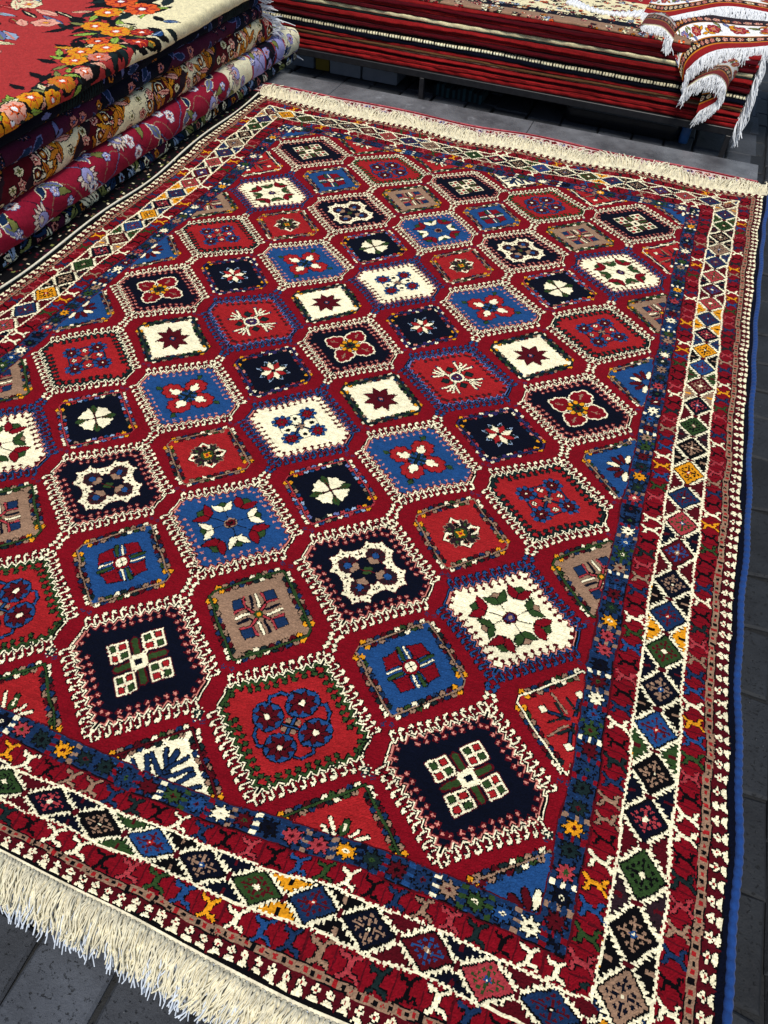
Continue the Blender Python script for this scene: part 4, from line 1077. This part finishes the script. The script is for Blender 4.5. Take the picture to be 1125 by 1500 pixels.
drape('fringed_rug',
 [(1.35,11.3,.93),(1.50,11.2,.97),(1.62,11.0,.98),(1.72,10.75,.97)],
 [(1.30,10.75,.90),(1.36,10.6,.95),(1.58,10.52,.97),(1.78,10.35,.90)],
 "small rug corner with white fringe tucked left of the slumped cream rug",74,paint_border,nv=40,nu=110,fl=.15,down=(-.05,-.45,-1))

# ------------------------------------------------------------------ things seen under the stand
def carton(x0,x1,y0,y1,z1,c,label):
    mb=MB(); mb.box(x0,x1,y0,y1,FZ+.01,z1,bev=.012); root=empty('box',((x0+x1)/2,(y0+y1)/2,FZ),label,'box','boxes stored under the iron stand')
    mb.build('carton',plain('card_'+str(int(x0*100)),c,.6,20,.1,.1,.001),root)
    mb=MB(); mb.box(x0+.01,x1-.01,(y0+y1)/2-.03,(y0+y1)/2+.03,z1+.001,z1+.004); mb.build('tape',M['cotton_u'],root)
    return root
carton(-4.15,-3.78,10.9,11.3,-.30,(.20,.23,.29),"small pale blue box, leftmost under the iron stand")
carton(-3.74,-3.50,10.9,11.2,-.28,(.25,.17,.02),"narrow mustard yellow box under the iron stand")
carton(-3.46,-2.92,10.85,11.3,-.26,(.22,.24,.28),"pale grey box in the middle of the boxes under the iron stand")
carton(-2.88,-2.28,10.85,11.3,-.29,(.20,.22,.26),"pale grey box nearest the middle leg under the iron stand")
# patterned teal bag
mb=MB(); root=empty('bag',(-1.3,11.0,FZ),"dark teal striped bag beside the middle leg under the iron stand",'bag')
for i in range(18):
    x=-1.62+.045*i; c=[(.008,.014,.018),(.02,.05,.06)][i%2]; mb.box(x,x+.044,10.75+.02*math.sin(i),11.2,FZ+.01,-.33+.03*math.sin(i*.7),c=c,bev=.008)
mb.build('bag_body',M['wool2'],root); mb=MB(); mb.tube([(-1.5,10.95,-.34),(-1.4,10.95,-.24),(-1.15,10.95,-.23),(-1.05,10.95,-.33)],.014,6); mb.build('handle',M['dark'],root,True)
# black tub with a blue rounded end
root=empty('tub',(1.6,10.95,FZ),"glossy black tub with a blue rounded end under the right half of the iron stand",'tub')
def rbox(x0,x1,y0,y1,z0,z1,rad,mat,name):
    n_=8; pts=[]
    for (cx,cy,a0) in ((x1-rad,y0+rad,-90),(x1-rad,y1-rad,0),(x0+rad,y1-rad,90),(x0+rad,y0+rad,180)):
        for k in range(n_+1): a=math.radians(a0+90*k/n_); pts.append((cx+rad*math.cos(a),cy+rad*math.sin(a)))
    m_=len(pts); P=np.array(pts); c=P.mean(0); rings=[(z0,.94),(z0+.02,1),(z1-.03,1.02),(z1,1.0),(z1,.93),(z0+.06,.9)]
    V=[]; F=[]
    for z,s_ in rings: V+=[(c[0]+(p[0]-c[0])*s_,c[1]+(p[1]-c[1])*s_,z) for p in P]
    for i in range(len(rings)-1):
        for j in range(m_): F.append([i*m_+j,i*m_+(j+1)%m_,(i+1)*m_+(j+1)%m_,(i+1)*m_+j])
    b0=(len(rings)-1)*m_
    for j in range(m_//2-1): F.append([b0+j,b0+j+1,b0+m_-2-j,b0+m_-1-j]); F.append([m_-1-j,m_-2-j,j+1,j])
    return mesh_obj(name,V,F,mat,root,None,True)
M['plast']=plain('black_plastic',(.008,.009,.012),.25,20,.2,.05,.0005,.5); M['plblue']=plain('blue_plastic',(.03,.10,.26),.3,20,.2,.05,.0005,.5)
rbox(.5,2.25,10.75,11.25,FZ+.01,-.25,.12,M['plast'],'tub_body')
rbox(2.262,2.40,10.72,11.28,FZ+.01,-.24,.06,M['plblue'],'tub_end')

# ------------------------------------------------------------------ camera, light
f=1083.0
Rm=np.array([[0.93493781,0.35140927,0.04901858],[0.29442525,-0.69128187,-0.65988117],[-0.1980027,0.63138016,-0.74976932]])
cam=bpy.data.cameras.new('camera'); co=bpy.data.objects.new('camera',cam); COL.objects.link(co); SC.camera=co
import mathutils
mt=mathutils.Matrix(((Rm[0,0],-Rm[1,0],-Rm[2,0]),(Rm[0,1],-Rm[1,1],-Rm[2,1]),(Rm[0,2],-Rm[1,2],-Rm[2,2]))).to_4x4()
mt.translation=mathutils.Vector((1.97270008*S,-1.66656347*S,3.96761473*S)); co.matrix_world=mt
cam.sensor_fit='VERTICAL'; cam.sensor_height=24; cam.lens=24*f/1500; cam.clip_start=.02; cam.clip_end=200
w=bpy.data.worlds.new('World'); SC.world=w; w.use_nodes=True; nt=w.node_tree; bg=nt.nodes['Background']
sky=nt.nodes.new('ShaderNodeTexSky'); sky.sky_type='NISHITA'; sky.sun_disc=False; EL,AZ=math.radians(58),math.radians(172)
sky.sun_elevation=EL; sky.sun_rotation=AZ; nt.links.new(sky.outputs[0],bg.inputs[0]); bg.inputs[1].default_value=.085
sl=bpy.data.lights.new('sun','SUN'); sl.energy=2.4; sl.angle=math.radians(18); sl.color=(1,.95,.86); so=bpy.data.objects.new('sun',sl); COL.objects.link(so)
d=mathutils.Vector((math.sin(AZ)*math.cos(EL),math.cos(AZ)*math.cos(EL),math.sin(EL))); so.rotation_euler=d.to_track_quat('Z','Y').to_euler()
SC.view_settings.view_transform='Standard'; SC.view_settings.look='None'; SC.view_settings.exposure=.36; SC.view_settings.gamma=1
SC.render.engine='CYCLES'; SC.render.resolution_x=768; SC.render.resolution_y=1024
